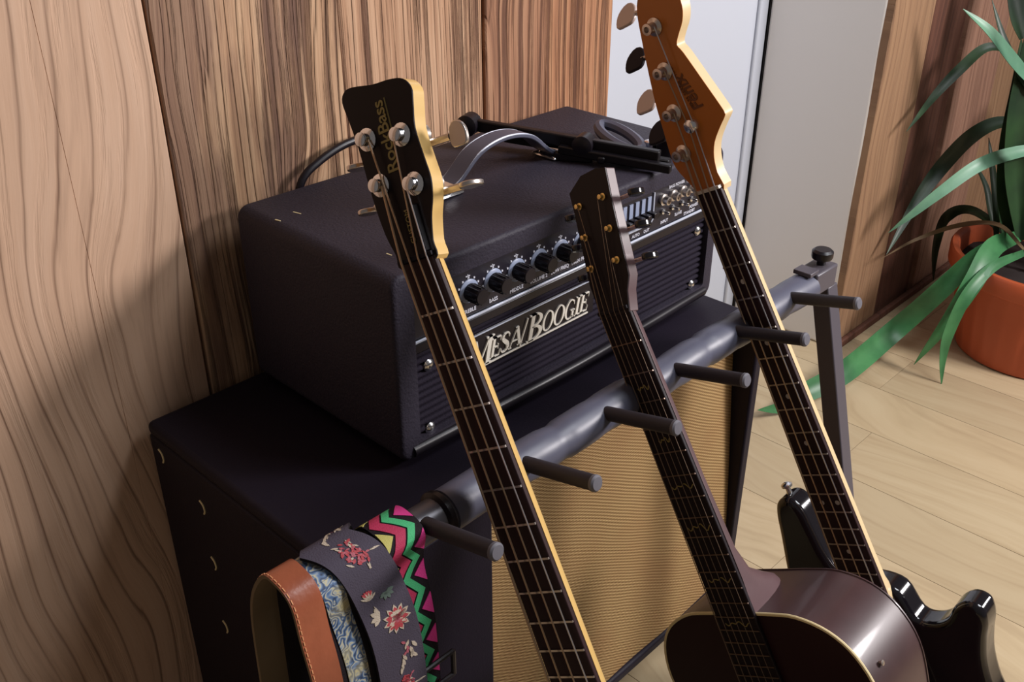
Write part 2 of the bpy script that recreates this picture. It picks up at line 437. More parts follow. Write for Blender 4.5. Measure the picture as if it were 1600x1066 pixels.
# floor: subfloor slab with separate laminate boards on it
fl = struct(plain('floor', (-2.2, -3.2, -.03), (4.6, 1.9, -.009), M['dark_gap']), 'pale oak laminate floor')
bw, bl = .193, 1.28
ix = 0; x = -1.9
proto = None
while x < 4.4:
    off = (ix*0.47) % 1.0
    y = -3.2 - off*bl
    while y < 1.45:
        y1 = min(y+bl, 1.45)
        if y1 > -3.1:
            yy = max(y, -3.15)
            if proto is None:
                mb = MB(); mb.box((0, 0, -.004), (bw-.0012, bl-.0012, .008))
                me_o = finish('floor_board', mb, M['floorboard'], None, 0, origin=(0, 0, 0)); proto = me_o.data
                o = me_o
            else:
                o = bpy.data.objects.new('floor_board', proto); COL.objects.link(o)
            o.parent = fl; o.location = Vector((x+bw/2, (yy+y1)/2, 0)) - ORG[fl.name]
            o.scale.y = (y1-yy)/bl
        y += bl
    x += bw; ix += 1

def board(parent, x0, x1, yface, z0, z1, mt, th=.022, wav=0.0015, seed=0, tilt=0.0, tight=(0, 0)):
    """a slightly uneven vertical board whose long edges are not ruler-straight"""
    rnd = random.Random(seed); mb = MB(); n = 14
    xc, zc = (x0+x1)/2, (z0+z1)/2
    rows = []
    for i in range(n+1):
        z = z0+(z1-z0)*i/n
        a, b = x0+.0006+rnd.uniform(0, wav), x1-.0006-rnd.uniform(0, wav)
        yf = yface+rnd.uniform(-.0008, .0008)
        ea = eb = .0022
        if tight[1]: a, ea = x0+.0001, .0004
        if tight[0]: b, eb = x1-.0001, .0004
        if any(tight): yf = yface
        rows.append([(a, yface+th, z), (a, yf+ea, z), (a+ea, yf+tilt, z), (b-eb, yf-tilt, z), (b, yf+eb, z), (b, yface+th, z)])
    mb.strip(rows, closed=True)
    k = len(rows[0])
    mb.f.append(list(range(k))); mb.mi.append(0)
    mb.f.append([n*k+i for i in range(k)]); mb.mi.append(0)
    return finish('plank', mb, mt, parent, 0, smooth=30, origin=(xc, yface, zc))
ZT = 2.75
wl = struct(plain('wall_left', (-1.2, YW+.024, 0), (1.372, YW+.12, ZT), M['dark_gap']), 'wall clad in vertical old wooden boards behind the amplifier')
edges = [(-1.15, -.80, 'wd_g', 0), (-.80, -.42, 'wd_a', 0), (-.42, -.10, 'wd_c', 0), (-.10, .17, 'wd_b', 0), (.17, .415, 'wd_a', 0), (.415, .537, 'wd_a', 0), (.537, .80, 'wd_c', -.002), (.80, 1.066, 'wd_d', .003), (1.066, 1.204, 'wd_e', -.001), (1.204, 1.374, 'wd_f', .002)]
for i, (a, b, mt, dy) in enumerate(edges): board(wl, a, b, YW+dy, 0.0, ZT, M[mt], seed=i, tilt=.0, tight=(1 if a == .17 else 0, 1 if a == .415 else 0))
# niche with the white door, beige reveal and the planks to its right
XD, YD, YR = 2.258, 1.315, .995
struct(plain('trim_1', (XD, YR+.012, 0), (XD+.02, YD-.012, ZT), M['beige_paint'], bevel=.007), 'smooth beige side wall of the door niche')
struct(plain('trim_2', (XD+.0005, YD-.0115, 0), (XD+.02, YD-.0095, ZT), M['dark_gap']), 'narrow dark gap between door and niche')
d1 = struct(plain('door_1', (1.375, YD, 0.006), (XD-.002, YD+.04, 2.2), M['white_paint'], bevel=.006), 'plain white door at the back of the niche')
mb = MB(); mb.box((XD-.022, YD-.004, 1.1), (.040, .010, 2.18)); part('door_rebate', mb, M['white_paint'], d1, bevel=.004)
struct(plain('wall_niche', (1.20, YD+.045, 0), (2.5, YD+.1, ZT), M['dark_gap']), 'dark back of the door niche')
struct(plain('trim_3', (1.376, YW+.03, 0), (1.386, YD, ZT), M['beige_paint']), 'hidden side of the door niche')
wr = struct(plain('wall_right', (XD+.021, YR+.024, 0), (4.6, YR+.1, ZT), M['dark_gap']), 'wall of wooden boards behind the potted plant')
for i, (a, b, mt, dy) in enumerate([(XD, 2.485, 'wd_g', -.006), (2.485, 2.73, 'wd_h', .008), (2.73, 3.02, 'wd_i', -.004), (3.02, 3.26, 'wd_g', 0), (3.26, 3.56, 'wd_h', .004), (3.56, 3.9, 'wd_e', 0), (3.9, 4.25, 'wd_g', 0), (4.25, 4.6, 'wd_h', 0)]):
    board(wr, a, b, YR+dy, 0.0, ZT, M[mt], seed=40+i, wav=.004)
struct(plain('baseboard_right', (XD+.004, YR-.021, 0.0), (4.6, YR-.007, .022), M['wd_h'], bevel=.004), 'low brown baseboard strip under the wooden boards')

# ------------------------------------------------------------------ speaker cabinet
CX0, CX1, CY0, CY1, CZ0, CZ1 = .432, 1.235, .65, 1.072, -1.247, -.71
cab = thing('speaker_cabinet', 'black speaker cabinet with tweed grille cloth under the amplifier head', 'speaker cabinet', V((CX0+CX1)/2, (CY0+CY1)/2, -H))
T = .020
mb = MB()
mb.box(V((CX0+CX1)/2, (CY0+CY1)/2, CZ1-T/2), (CX1-CX0, CY1-CY0, T)); part('top_panel', mb, M['tolex_smooth'], cab, bevel=.008, seg=3)
mb = MB(); mb.box(V((CX0+CX1)/2, (CY0+CY1)/2, CZ0+T/2), (CX1-CX0, CY1-CY0, T)); part('bottom_panel', mb, M['tolex_smooth'], cab, bevel=.005)
for xx in (CX0+T/2, CX1-T/2):
    mb = MB(); mb.box(V(xx, (CY0+CY1)/2, (CZ0+CZ1)/2), (T, CY1-CY0-.002, CZ1-CZ0-2*T+.003)); part('side_panel', mb, M['tolex_smooth'], cab, bevel=.004)
mb = MB(); mb.box(V((CX0+CX1)/2, CY1-.012, (CZ0+CZ1)/2), (CX1-CX0-2*T, .016, CZ1-CZ0-2*T)); part('back_panel', mb, M['matte_black'], cab)
# slanted baffle, deepest at the top
yb0, yb1 = CY0+.006, CY0+.045
za, zb = CZ0+T-.001, CZ1-T+.001
mb = MB()
nx, nz = 24, 16; rows = []
for j in range(nz+1):
    t = j/nz; z = za+(zb-za)*t
    rows.append([V(CX0+T+(CX1-CX0-2*T)*i/nx, yb0+(yb1-yb0)*t+.0012*math.sin(i*.9+j*.35), z) for i in range(nx+1)])
back = [[p+Vector((0, .014, 0)) for p in r] for r in rows]
mb.strip(rows); mb.strip(back)
for r0, r1 in ((rows[0], back[0]), (rows[-1], back[-1])): mb.strip([r0, r1])
mb.strip([[r[0] for r in rows], [r[0] for r in back]]); mb.strip([[r[-1] for r in rows], [r[-1] for r in back]])
part('grille_cloth', mb, M['tweed'], cab)
for zz in (-.86, -1.03, -1.15):
    mb = MB(); mb.lathe(V(CX1, CY0+.03, zz), (1, 0, 0), [(.006, 0), (.006, .002), (.004, .004), (0, .0045)], 12)
    part('screw', mb, M['steel_black'], cab)
mb = MB(); mb.box(V((CX0+T+.640)/2, CY0+.012, (CZ0+CZ1)/2), (.640-CX0-T, .020, CZ1-CZ0-2*T)); part('front_board', mb, M['tolex_smooth'], cab, bevel=.003)
mb = MB()
for k, (yy, zz) in enumerate(((.958, -.775), (.956, -.865), (.958, -.978), (1.048, -.742))):
    mb.tube(spline([(CX0-.0005, yy, H+zz), (CX0-.0005, yy-.007, H+zz-.004), (CX0-.0005, yy-.009, H+zz-.012), (CX0-.0005, yy-.006, H+zz-.018)], 4), .0013, 6)
part('scuff_marks', mb, M['binding'], cab)['kind'] = 'stuff'
for xx in (CX0+.06, CX1-.06):
    for yy in (CY0+.06, CY1-.06):
        mb = MB(); mb.lathe(V(xx-.013, yy, -H+.0375), (1, 0, 0), [(.02, 0), (.0365, .003), (.0365, .023), (.02, .026)], 20); mb.box(V(xx, yy, CZ0-.006), (.034, .05, .012))
        part('caster', mb, M['steel_black'], cab)

# ------------------------------------------------------------------ amplifier head
AX0, AX1, AY0, AY1, AZ0, AZ1 = .590, 1.222, .750, 1.052, -.700, -.457
amp = thing('amplifier_head', 'black tolex covered bass amplifier head lettered MESA/BOOGIE on the speaker cabinet', 'amplifier', V((AX0+AX1)/2, (AY0+AY1)/2, CZ1))
# shell: rounded tube with open front
FR = .03          # frame width of the front opening
def rrect(x0, x1, z0, z1, r, n=6):
    pts = []
    for cx, cz, a0 in ((x1-r, z1-r, 0), (x0+r, z1-r, 90), (x0+r, z0+r, 180), (x1-r, z0+r, 270)):
        for k in range(n+1):
            a = math.radians(a0+90*k/n); pts.append((cx+r*math.cos(a), cz+r*math.sin(a)))
    return pts
mb = MB()
er = .006
outer = [(er*(1-math.cos(a)), er*(1-math.sin(a))) for a in [math.radians(90*k/4) for k in range(5)]]
rings = []
for t in range(5):
    a = math.radians(90*t/4); ins = er*(1-math.sin(a)); dy = er*(1-math.cos(a))
    rings.append([V(p, AY0+dy, q) for p, q in rrect(AX0+ins, AX1-ins, AZ0+ins, AZ1-ins, .016)])
inner = rrect(AX0+FR, AX1-FR+.008, AZ0+.022, AZ1-.027, .006)
rings = [[V(p, AY0+.05, q) for p, q in inner], [V(p, AY0+.001, q) for p, q in inner]] + rings
for t in range(5):
    a = math.radians(90*(4-t)/4); ins = er*(1-math.sin(a)); dy = er*(1-math.cos(a))
    rings.append([V(p, AY1-dy, q) for p, q in rrect(AX0+ins, AX1-ins, AZ0+ins, AZ1-ins, .016)])
mb.strip(rings, closed=True)
k = len(rings[0]); mb.f.append([(len(rings)-1)*k+i for i in range(k)]); mb.mi.append(0)
part('shell', mb, M['tolex'], amp, smooth=50)
# recessed control panel, sloping back a little
PZ1, PZ0 = -.484, -.546
mb = MB(); mb.box(V((AX0+AX1)/2, AY0+.012, (PZ0+PZ1)/2), (AX1-AX0-2*FR+.007, .012, PZ1-PZ0)); cp = part('control_panel', mb, M['panel'], amp)
mb = MB(); mb.box(V((AX0+AX1)/2, AY0+.0045, -.5485), (AX1-AX0-2*FR+.007, .003, .0036)); part('silver_trim', mb, M['silver_line'], amp, bevel=.001)
mb = MB(); mb.box(V((AX0+AX1)/2, AY0+.008, -.5575), (AX1-AX0-2*FR+.007, .008, .0135)); part('front_rail', mb, M['black'], amp, bevel=.002)
PF = AY0+.006     # front face of the panel
def knob(x, z, r=.0105, L=.021):
    mb = MB(); mb.lathe(V(x, PF-.003, z), (0, -1, 0), [(r*1.02, 0), (r, .004), (r*.93, L-.002), (r*.85, L), (0, L)], 24)
    for q in range(12):
        a = 2*PI*q/12; mb.box(V(x+math.cos(a)*r*.97, PF-.003-L/2, z+math.sin(a)*r*.97), (.0016, L*.85, .0016))
    kb = part('knob', mb, M['black'], amp)
    mb = MB(); mb.lathe(V(x, PF, z), (0, -1, 0), [(r*1.42, 0), (r*1.42, .001), (r*1.12, .0028), (0, .0028)], 24)
    part('dial_skirt', mb, M['lever'], kb)
    mb = MB()
    for q in range(9):
        a = math.radians(-40+260*q/8); mb.box(V(x+math.cos(a)*r*1.62, PF-.0004, z+math.sin(a)*r*1.62), (.0022, .0008, .0022))
    mb.box(V(x-.001, PF-.0004, z+r*1.75), (.0012, .0008, .006)); mb.box(V(x-.001, PF-.0004, z+r*1.75+.001), (.007, .0008, .0012))
    part('dial_marks', mb, M['white_print'], kb)
def textmesh(name, s, size, T, mt, parent, shear=0, bold=0, spacing=1, depth=.0004, align='CENTER'):
    cu = bpy.data.curves.new('t', 'FONT'); cu.body = s; cu.size = size; cu.shear = shear; cu.offset = bold; cu.align_x = align
    cu.space_character = spacing; cu.extrude = depth; cu.resolution_u = 3
    ob = bpy.data.objects.new('t', cu); COL.objects.link(ob)
    dg = bpy.context.evaluated_depsgraph_get(); me = bpy.data.meshes.new_from_object(ob.evaluated_get(dg))
    mb = MB(); mb.add([T(v.co.x, v.co.y, v.co.z) for v in me.vertices], [list(p.vertices) for p in me.polygons])
    bpy.data.objects.remove(ob); bpy.data.curves.remove(cu); bpy.data.meshes.remove(me)
    return part(name, mb, mt, parent, smooth=0)
xs = [.668, .7075, .7475, .7875, .8275, .8675, .9075, .9475]
lb = ['VOLUME', 'TREBLE', 'BASS', 'MIDDLE', 'VOLUME 2', 'LOW FREQ', 'HIGH FREQ', 'MASTER']
for xx, s in zip(xs, lb):
    knob(xx, -.5135)
    textmesh('knob_label', s, .0068, lambda a, b, w, xx=xx: V(xx+a, PF-.0004-w, -.5415+b), M['white_print'], cp, bold=.0001)
# graphic equaliser window with sliders
mb = MB()
wx0, wx1, wz0, wz1 = .985, 1.060, -.533, -.488
for a, b in (((wx0, wz0), (wx1-.006, wz0)), ((wx1-.006, wz0), (wx1, wz0+.006)), ((wx1, wz0+.006), (wx1, wz1)), ((wx0, wz0), (wx0, wz1))):
    mb.bar(V(a[0], PF-.001, a[1]), V(b[0], PF-.001, b[1]), .002, .0022, up=(0, 1, 0))
part('equaliser_outline', mb, M['silver_line'], cp)
for q in range(5):
    xx = wx0+.011+q*.0135
    mb = MB(); mb.box(V(xx, PF-.0008, -.507), (.0075, .0016, .030)); sl = part('slider_track', mb, M['lever'], cp)
    mb = MB(); mb.box(V(xx, PF-.007, -.516+.007*((q*3) % 3)), (.008, .014, .0075)); part('slider_knob', mb, M['black'], sl, bevel=.001)
for xx in (1.081, 1.104, 1.127, 1.149, 1.171):
    mb = MB(); mb.lathe(V(xx, PF, -.504), (0, -1, 0), [(.0085, 0), (.0085, .004), (.006, .005), (.006, .012), (.0038, .0125), (.0038, .004), (0, .004)], 16)
    part('input_jack', mb, M['nickel'], cp)
    mb = MB(); mb.lathe(V(xx+.002, PF, -.5225), (0, -1, 0), [(.0042, 0), (.0042, .003), (.0016, .004), (.0022, .013), (0, .0135)], 10)
    part('toggle_switch', mb, M['chrome'], cp)
for xx, s, zz in ((1.089, 'INPUT', -.5415), (1.122, 'SLAVE', -.5390), (1.160, 'POWER', -.5375), (1.150, 'STANDBY', -.5445), (1.113, 'BASS POWER', -.4925), (1.0, 'EQ IN', -.5435), (1.024, 'AUTO', -.5435), (1.048, 'OUT', -.5435)):
    textmesh('panel_label', s, .0062, lambda a, b, w, xx=xx, zz=zz: V(xx+a, PF-.0004-w, zz+b), M['white_print'], cp, bold=.0001)
# ribbed grille
GX0, GX1, GZ0, GZ1 = AX0+FR+.001, AX1-FR+.007, AZ0+.023, -.5645
mb = MB(); mb.box(V((GX0+GX1)/2, AY0+.02, (GZ0+GZ1)/2), (GX1-GX0, .012, GZ1-GZ0)); gr = part('grille', mb, M['matte_black'], amp)
nr = 12; ph = (GZ1-GZ0)/nr
rib = None
M['rib'] = mat('ribbed_black_cloth', lin(34, 29, 40), .8, spec=.12, bump=.9, bscale=520)
for q in range(nr):
    zc = GZ0+ph*(q+.5)
    if rib is None:
        mb = MB(); rows = []
        for xx in (GX0, GX1):
            rows.append([V(xx, AY0+.0142-.0062*math.sin(PI*j/6)**.7, zc-ph*.44*math.cos(PI*j/6)) for j in range(7)])
        mb.strip(rows); rib = part('grille_rib', mb, M['rib'], gr); z_first = zc
    else:
        o = bpy.data.objects.new('grille_rib', rib.data); COL.objects.link(o); o.parent = gr
        o.location = (0, 0, zc-z_first)
for xx, zz in ((.643, -.587), (.641, -.674), (1.181, -.583), (1.178, -.671)):
    mb = MB(); mb.lathe(V(xx, AY0+.009, zz), (0, -1, 0), [(.0078, 0), (.0078, .0015), (.0055, .004), (.002, .005), (0, .005)], 16)
    part('grille_screw', mb, M['chrome'], amp)
mb = MB(); mb.tube(spline([V(AX0+.018, AY0+.004, AZ0+.011), V(.9, AY0-.004, AZ0+.010), V(AX1-.018, AY0+.004, AZ0+.011)], 8), .0085, 10); part('bottom_piping', mb, M['black'], amp)
for xx in (AX0+.05, AX1-.05):
    for yy in (AY0+.045, AY1-.045):
        mb = MB(); mb.lathe(V(xx, yy, CZ1), (0, 0, 1), [(.014, 0), (.017, .004), (.017, .0115)], 16); part('foot', mb, M['matte_black'], amp)
# logo plate with raised serif letters
LP0, LP1 = .690, .938
mb = MB(); mb.box(V((LP0+LP1)/2, AY0+.0065, -.6005), (LP1-LP0, .003, .052)); pl = part('logo_plate', mb, M['black'], amp, bevel=.001)
mb = MB(); mb.box(V((LP0+LP1)/2, AY0+.0045, -.5765), (LP1-LP0-.004, .0016, .0013)); part('plate_line', mb, M['silver_line'], pl)
class Glyph:
    def __init__(s): s.q = []
    def quad(s, a, b, c, d): s.q.append((a, b, c, d))
    def rect(s, x0, y0, x1, y1): s.quad((x0, y0), (x1, y0), (x1, y1), (x0, y1))
    def stroke(s, pts):     # (x, y, half width)
        for (x0, y0, w0), (x1, y1, w1) in zip(pts, pts[1:]):
            dx, dy = x1-x0, y1-y0; L = math.hypot(dx, dy) or 1; nx, ny = -dy/L, dx/L
            s.quad((x0+nx*w0, y0+ny*w0), (x0-nx*w0, y0-ny*w0), (x1-nx*w1, y1-ny*w1), (x1+nx*w1, y1+ny*w1))
    def ring(s, cx, cy, rx, ry, tx, ty, a0=0, a1=360, n=20):
        for k in range(n):
            a, b = math.radians(a0+(a1-a0)*k/n), math.radians(a0+(a1-a0)*(k+1)/n)
            s.quad((cx+rx*math.cos(a), cy+ry*math.sin(a)), (cx+rx*math.cos(b), cy+ry*math.sin(b)),
                   (cx+(rx-tx)*math.cos(b), cy+(ry-ty)*math.sin(b)), (cx+(rx-tx)*math.cos(a), cy+(ry-ty)*math.sin(a)))
    def stem(s, x, w, serif=.09):
        s.rect(x, 0, x+w, 1); s.rect(x-serif, 0, x+w+serif, .05); s.rect(x-serif, .95, x+w+serif, 1)
def glyph(c):
    g = Glyph()
    if c == 'M':
        g.rect(.1, 0, .15, 1); g.rect(0, 0, .25, .05); g.rect(0, .95, .2, 1); g.stroke([(.17, 1, .085), (.48, .06, .085)]); g.stroke([(.5, .05, .025), (.8, .98, .025)])
        g.stem(.78, .16); return g, 1.04
    if c == 'E':
        g.stem(.09, .15, .08); g.rect(.2, .95, .58, 1); g.rect(.2, 0, .6, .05); g.rect(.2, .48, .46, .53)
        g.quad((.54, .95), (.58, .95), (.58, .74), (.565, .74)); g.quad((.55, .05), (.6, .05), (.62, .28), (.605, .28)); g.rect(.44, .38, .47, .63); return g, .68
    if c == 'S':
        g.stroke([(.5, .72, .01), (.5, .84, .03), (.42, .95, .035), (.3, .975, .035), (.16, .93, .05), (.1, .8, .075), (.14, .67, .09), (.28, .54, .10), (.42, .42, .10), (.49, .28, .085), (.46, .13, .06), (.34, .035, .04), (.2, .03, .035), (.09, .12, .03), (.05, .28, .01)]); return g, .6
    if c == 'A':
        g.stroke([(.08, .02, .022), (.42, .98, .022)]); g.stroke([(.43, 1, .08), (.74, .02, .085)]); g.rect(.2, .3, .6, .345); g.rect(0, 0, .2, .045); g.rect(.58, 0, .9, .045); return g, .84
    if c == '/':
        g.stroke([(.0, -.05, .03), (.22, 1.05, .03)]); return g, .34
    if c == 'B':
        g.stem(.1, .17, .08); g.ring(.3, .755, .36, .245, .15, .05, -90, 90); g.ring(.3, .265, .43, .265, .17, .05, -90, 90); g.rect(.2, .95, .32, 1); g.rect(.2, 0, .32, .05); g.rect(.2, .49, .32, .54); return g, .78
    if c == 'O':
        g.ring(.4, .5, .38, .52, .14, .045, n=28); return g, .84
    if c == 'G':
        g.ring(.4, .5, .38, .52, .14, .045, 48, 312, 24); g.stem(.56, .14, .07) if False else None
        g.rect(.55, 0.03, .68, .42); g.rect(.48, .38, .75, .43); g.stroke([(.6, .9, .03), (.66, .7, .012)]); return g, .82
    if c == 'I':
        g.stem(.09, .16, .08); return g, .36
GL = 'MESA/BOOGIE'
def logo():
    mb = MB(); x = 0; items = []
    for i, c in enumerate(GL):
        sc_ = 1.38 if i in (0, 5) else (1.2 if c == '/' else 1.0)
        g, adv = glyph(c); items.append((x, sc_, g)); x += adv*sc_*.93
    W = .222; hgt = .0262; k = W/x
    for xo, s_, g in items:
        base = -.6175 - (.004 if s_ > 1.3 else .002 if s_ > 1 else 0)
        for q in g.q:
            T = lambda a, b, w: V(.7+(xo+a*s_)*k+b*s_*hgt*.22, AY0+.005-w, base+b*s_*hgt)
            mb.prism(q, T, .002, 0)
    mb.bar(V(.705, AY0+.0043, -.6225), V(.925, AY0+.0043, -.6225), .0014, .0018, up=(0, 0, 1))
    mb.lathe(V(.934, AY0+.0045, -.590), (0, -1, 0), [(.0016, 0), (.0016, .0012), (0, .0012)], 8)
    return part('logo_letters', mb, M['logo'], pl, smooth=0)
logo()
# carrying handle on top
HY = .900
path = spline([V(.800, HY, AZ1+.004), V(.822, HY, AZ1+.016), V(.858, HY, AZ1+.043), V(.905, HY, AZ1+.052), V(.952, HY, AZ1+.043), V(.988, HY, AZ1+.016), V(1.010, HY, AZ1+.004)], 6)
def ribbon(mb, path, width, th, side=Vector((0, 1, 0)), mi=0):
    rows = []
    for i, p in enumerate(path):
        t = (path[min(i+1, len(path)-1)]-path[max(i-1, 0)]).normalized(); n = side.cross(t).normalized()
        a, b = side*width/2, n*th/2
        rows.append([p-a-b, p-a+b, p+a+b, p+a-b])
    base = len(mb.v); mb.strip(rows, mi, closed=True)
    mb.f.append([base, base+1, base+2, base+3]); mb.mi.append(mi)
    e = base+4*(len(rows)-1); mb.f.append([e, e+1, e+2, e+3]); mb.mi.append(mi)
mb = MB(); ribbon(mb, path, .030, .006); hd = part('handle', mb, M['foam'], amp, bevel=.0015)
for sgn in (-1, 1):
    mb = MB(); mb.tube([p+Vector((0, sgn*.0135, .0022)) for p in path[2:-2]], .0013, 6); part('handle_piping', mb, M['silver_line'], hd)
for xx in (.797, 1.013):
    mb = MB(); mb.box(V(xx, HY, AZ1+.003), (.045, .044, .005)); mb.box(V(xx, HY, AZ1+.009), (.022, .040, .012)); part('handle_bracket', mb, M['chrome'], amp, bevel=.003)
mb = MB()
for (px, py, qx, qy) in ((430, 343, 438, 345), (458, 331, 470, 334), (604, 396, 612, 399)):
    rr = [ray(px, py), ray(qx, qy)]; pp = [r*((AZ1+.0002)/r.z) for r in rr]
    mb.bar(Vector((pp[0].x, pp[0].y, AZ1+H)), Vector((pp[1].x, pp[1].y, AZ1+H)), .0016, .0006)
part('scuff_marks', mb, M['binding'], amp)['kind'] = 'stuff'
# cable peeking over the back edge
mb = MB(); mb.tube(spline([V(.690, 1.066, -.52), V(.700, 1.068, -.462), V(.735, 1.069, -.438), V(.79, 1.069, -.424), V(.85, 1.068, -.430), V(.89, 1.067, -.47), V(.895, 1.066, -.56)], 8), .0055, 10)
tag(finish('cable', mb, M['black'], None, origin=V(.8, 1.068, -.46)), 'black cable arching up behind the back edge of the amplifier head', 'cable')

# folded stand lying across the amplifier
fs = thing('folded_stand', 'black folded metal stand lying across the top of the amplifier head', 'stand', V(1.0, .88, AZ1))
pA, pB = V(.958, 1.012, -.424), V(1.062, .752, -.437)
dr = (pB-pA).normalized(); sd = dr.cross(Vector((0, 0, 1))).normalized(); up = sd.cross(dr)
mb = MB(); mb.bar(pA, pB, .012, .017); part('upper_arm', mb, M['stand_black'], fs, bevel=.002)
mb = MB(); mb.bar(pA+dr*.05+sd*-.012-up*.014, pB+dr*.012-sd*.012-up*.012, .014, .014); part('lower_arm', mb, M['stand_black'], fs, bevel=.002)
mb = MB(); mb.bar(pA+dr*.14+sd*.010-up*.010, pB+dr*.02+sd*.012-up*.010, .012, .012); part('lower_arm', mb, M['stand_black'], fs, bevel=.002)
for t, r in ((.0, .0155), (.62, .0145)):
    mb = MB(); c = pA+dr*(t*(pB-pA).length)
    mb.lathe(c+sd*.012, -sd, [(r*.6, -.006), (r, -.003), (r, .020), (r*.7, .023), (0, .023)], 20); kn = part('clamp_knob', mb, M['black'], fs)
    mb = MB(); mb.lathe(c-sd*.0115, -sd, [(.003, 0), (.003, .002), (0, .0025)], 10); part('rivet', mb, M['chrome'], kn)
c0 = V(1.105, .855, -.443)
ring = [c0+Vector((math.cos(a)*.018+math.sin(a)*.020, math.sin(a)*.050-math.cos(a)*.006, .004*math.sin(a))) for a in [2*PI*k/24 for k in range(25)]]
mb = MB(); mb.tube(ring, .008, 8, caps=False); part('yoke_ring', mb, M['foam'], fs)
mb = MB(); mb.bar(V(1.103, .880, -.4465), V(1.015, .815, -.4465), .010, .009); part('yoke_arm', mb, M['stand_black'], fs, bevel=.002)
mb = MB(); mb.lathe(V(1.112, .805, -.455), (0, 0, 1), [(.008, 0), (.010, .003), (.009, .016), (.004, .018), (0, .018)], 14); part('foot_cap', mb, M['chrome'], fs)
mb = MB(); mb.lathe(V(1.118, .780, -.4565), (0, 0, 1), [(.013, 0), (.016, .004), (.016, .026), (.011, .031), (0, .031)], 16); part('rubber_foot', mb, M['black'], fs)
mb = MB(); mb.bar(V(1.0, .885, AZ1+.0065), V(1.028, .84, AZ1+.0065), .018, .012); part('spacer', mb, M['black'], fs, bevel=.002)

# ------------------------------------------------------------------ guitar rack
TY, TZ, TR = .550, -.588, .0205
rack = thing('guitar_rack', 'black padded multiple guitar rack standing in front of the speaker cabinet', 'guitar stand', V(.75, .40, -H))
px = [.4445, .573, .697, .822, .9465, 1.0725]
# padded tube with little dents, one section per space between pegs
secs = [(.478, .590)] + [(a-.012, b+.012) for a, b in zip([.590, .712, .836, .961], [.712, .836, .961, 1.06])] + [(1.075, 1.132)]
rings = []; mb = MB(); n = 64
xs_ = [.478+(1.134-.478)*i/n for i in range(n+1)]
pts = []; rs = []
for i, xx in enumerate(xs_):
    r = TR*1.06
    for q in px[1:]:
        r -= .0012*math.exp(-((xx-q)/.010)**2)
    for q, a in ((.628, .003), (.757, .0015), (.885, .003), (1.01, .002)):
        r -= a*math.exp(-((xx-q)/.007)**2)
    pts.append(V(xx, TY, TZ+.0008*math.sin(xx*37))); rs.append(r)
mb.tube(pts, rs, 28); part('padded_tube', mb, M['foam'], rack, smooth=60)
mb = MB(); mb.tube([V(.350, TY, TZ), V(.478, TY, TZ)], .0185, 24); part('end_tube', mb, M['steel_grey'], rack)
mb = MB(); mb.lathe(V(.466, TY, TZ), (1, 0, 0), [(.0195, 0), (.0235, .002), (.0235, .007), (.0195, .009)], 28); part('rubber_ring', mb, M['black'], rack)
mb = MB(); mb.lathe(V(.343, TY, TZ), (1, 0, 0), [(.012, 0), (.0185, .002), (.0185, .008)], 24); part('end_cap', mb, M['black'], rack)
pd = Vector((0, -.083, .0215)).normalized()
mb0 = None
for q, xx in enumerate(px):
    b0 = V(xx, TY-.012, TZ+.011-.001)
    if mb0 is None:
        mb = MB(); mb.lathe(b0, pd, [(.0078, 0), (.0078, .090)], 20); p0 = part('peg', mb, M['peg'], rack)
        mb = MB(); mb.lathe(b0+pd*.0895, pd, [(.0082, 0), (.0082, .003), (.0064, .0048), (0, .005)], 20); c_ = part('peg_cap', mb, M['peg_end'], p0)
        mb0 = (p0, c_, xx)
    else:
        o = bpy.data.objects.new('peg', mb0[0].data); COL.objects.link(o); o.parent = rack; o.location = (xx-mb0[2], 0, 0)
        o2 = bpy.data.objects.new('peg_cap', mb0[1].data); COL.objects.link(o2); o2.parent = o; o2.location = (0, 0, 0)
# end bracket, clamp knob and legs
mb = MB(); mb.box(V(1.160, TY, TZ+.005), (.056, .032, .034)); part('end_bracket', mb, M['steel_leg'], rack, bevel=.003)
mb = MB(); mb.box(V(1.128, TY, TZ+.0245), (.022, .026, .006)); part('bracket_plate', mb, M['steel_leg'], rack, bevel=.001)
mb = MB(); mb.lathe(V(1.168, TY, TZ+.022), (0, 0, 1), [(.006, 0), (.006, .008), (.0135, .009), (.0145, .012), (.0145, .019), (.011, .022), (0, .022)], 18); part('bracket_knob', mb, M['black'], rack)
for xx in (1.182, .36):
    top, bot = V(xx, TY-.003, TZ-.012), V(xx, .372, -H+.045)
    mb = MB(); mb.bar(top, bot, .026, .026, up=(0, 1, 0)); part('leg', mb, M['steel_leg'], rack, bevel=.002)
    mb = MB(); mb.bar(V(xx, .62, -H+.028), V(xx, .02, -H+.028), .026, .026); part('foot_bar', mb, M['steel_black'], rack, bevel=.002)
    for yy in (.60, .04):
        mb = MB(); mb.box(V(xx, yy, -H+.0078), (.032, .04, .0156)); part('rubber_foot', mb, M['black'], rack, bevel=.003)
for yy, zz, r in ((.285, -H+.052, .0145), (.06, -H+.052, .0145)):
    mb = MB(); mb.tube([V(.35, yy, zz), V(1.20, yy, zz)], r, 16); part('padded_base_bar', mb, M['foam'], rack)

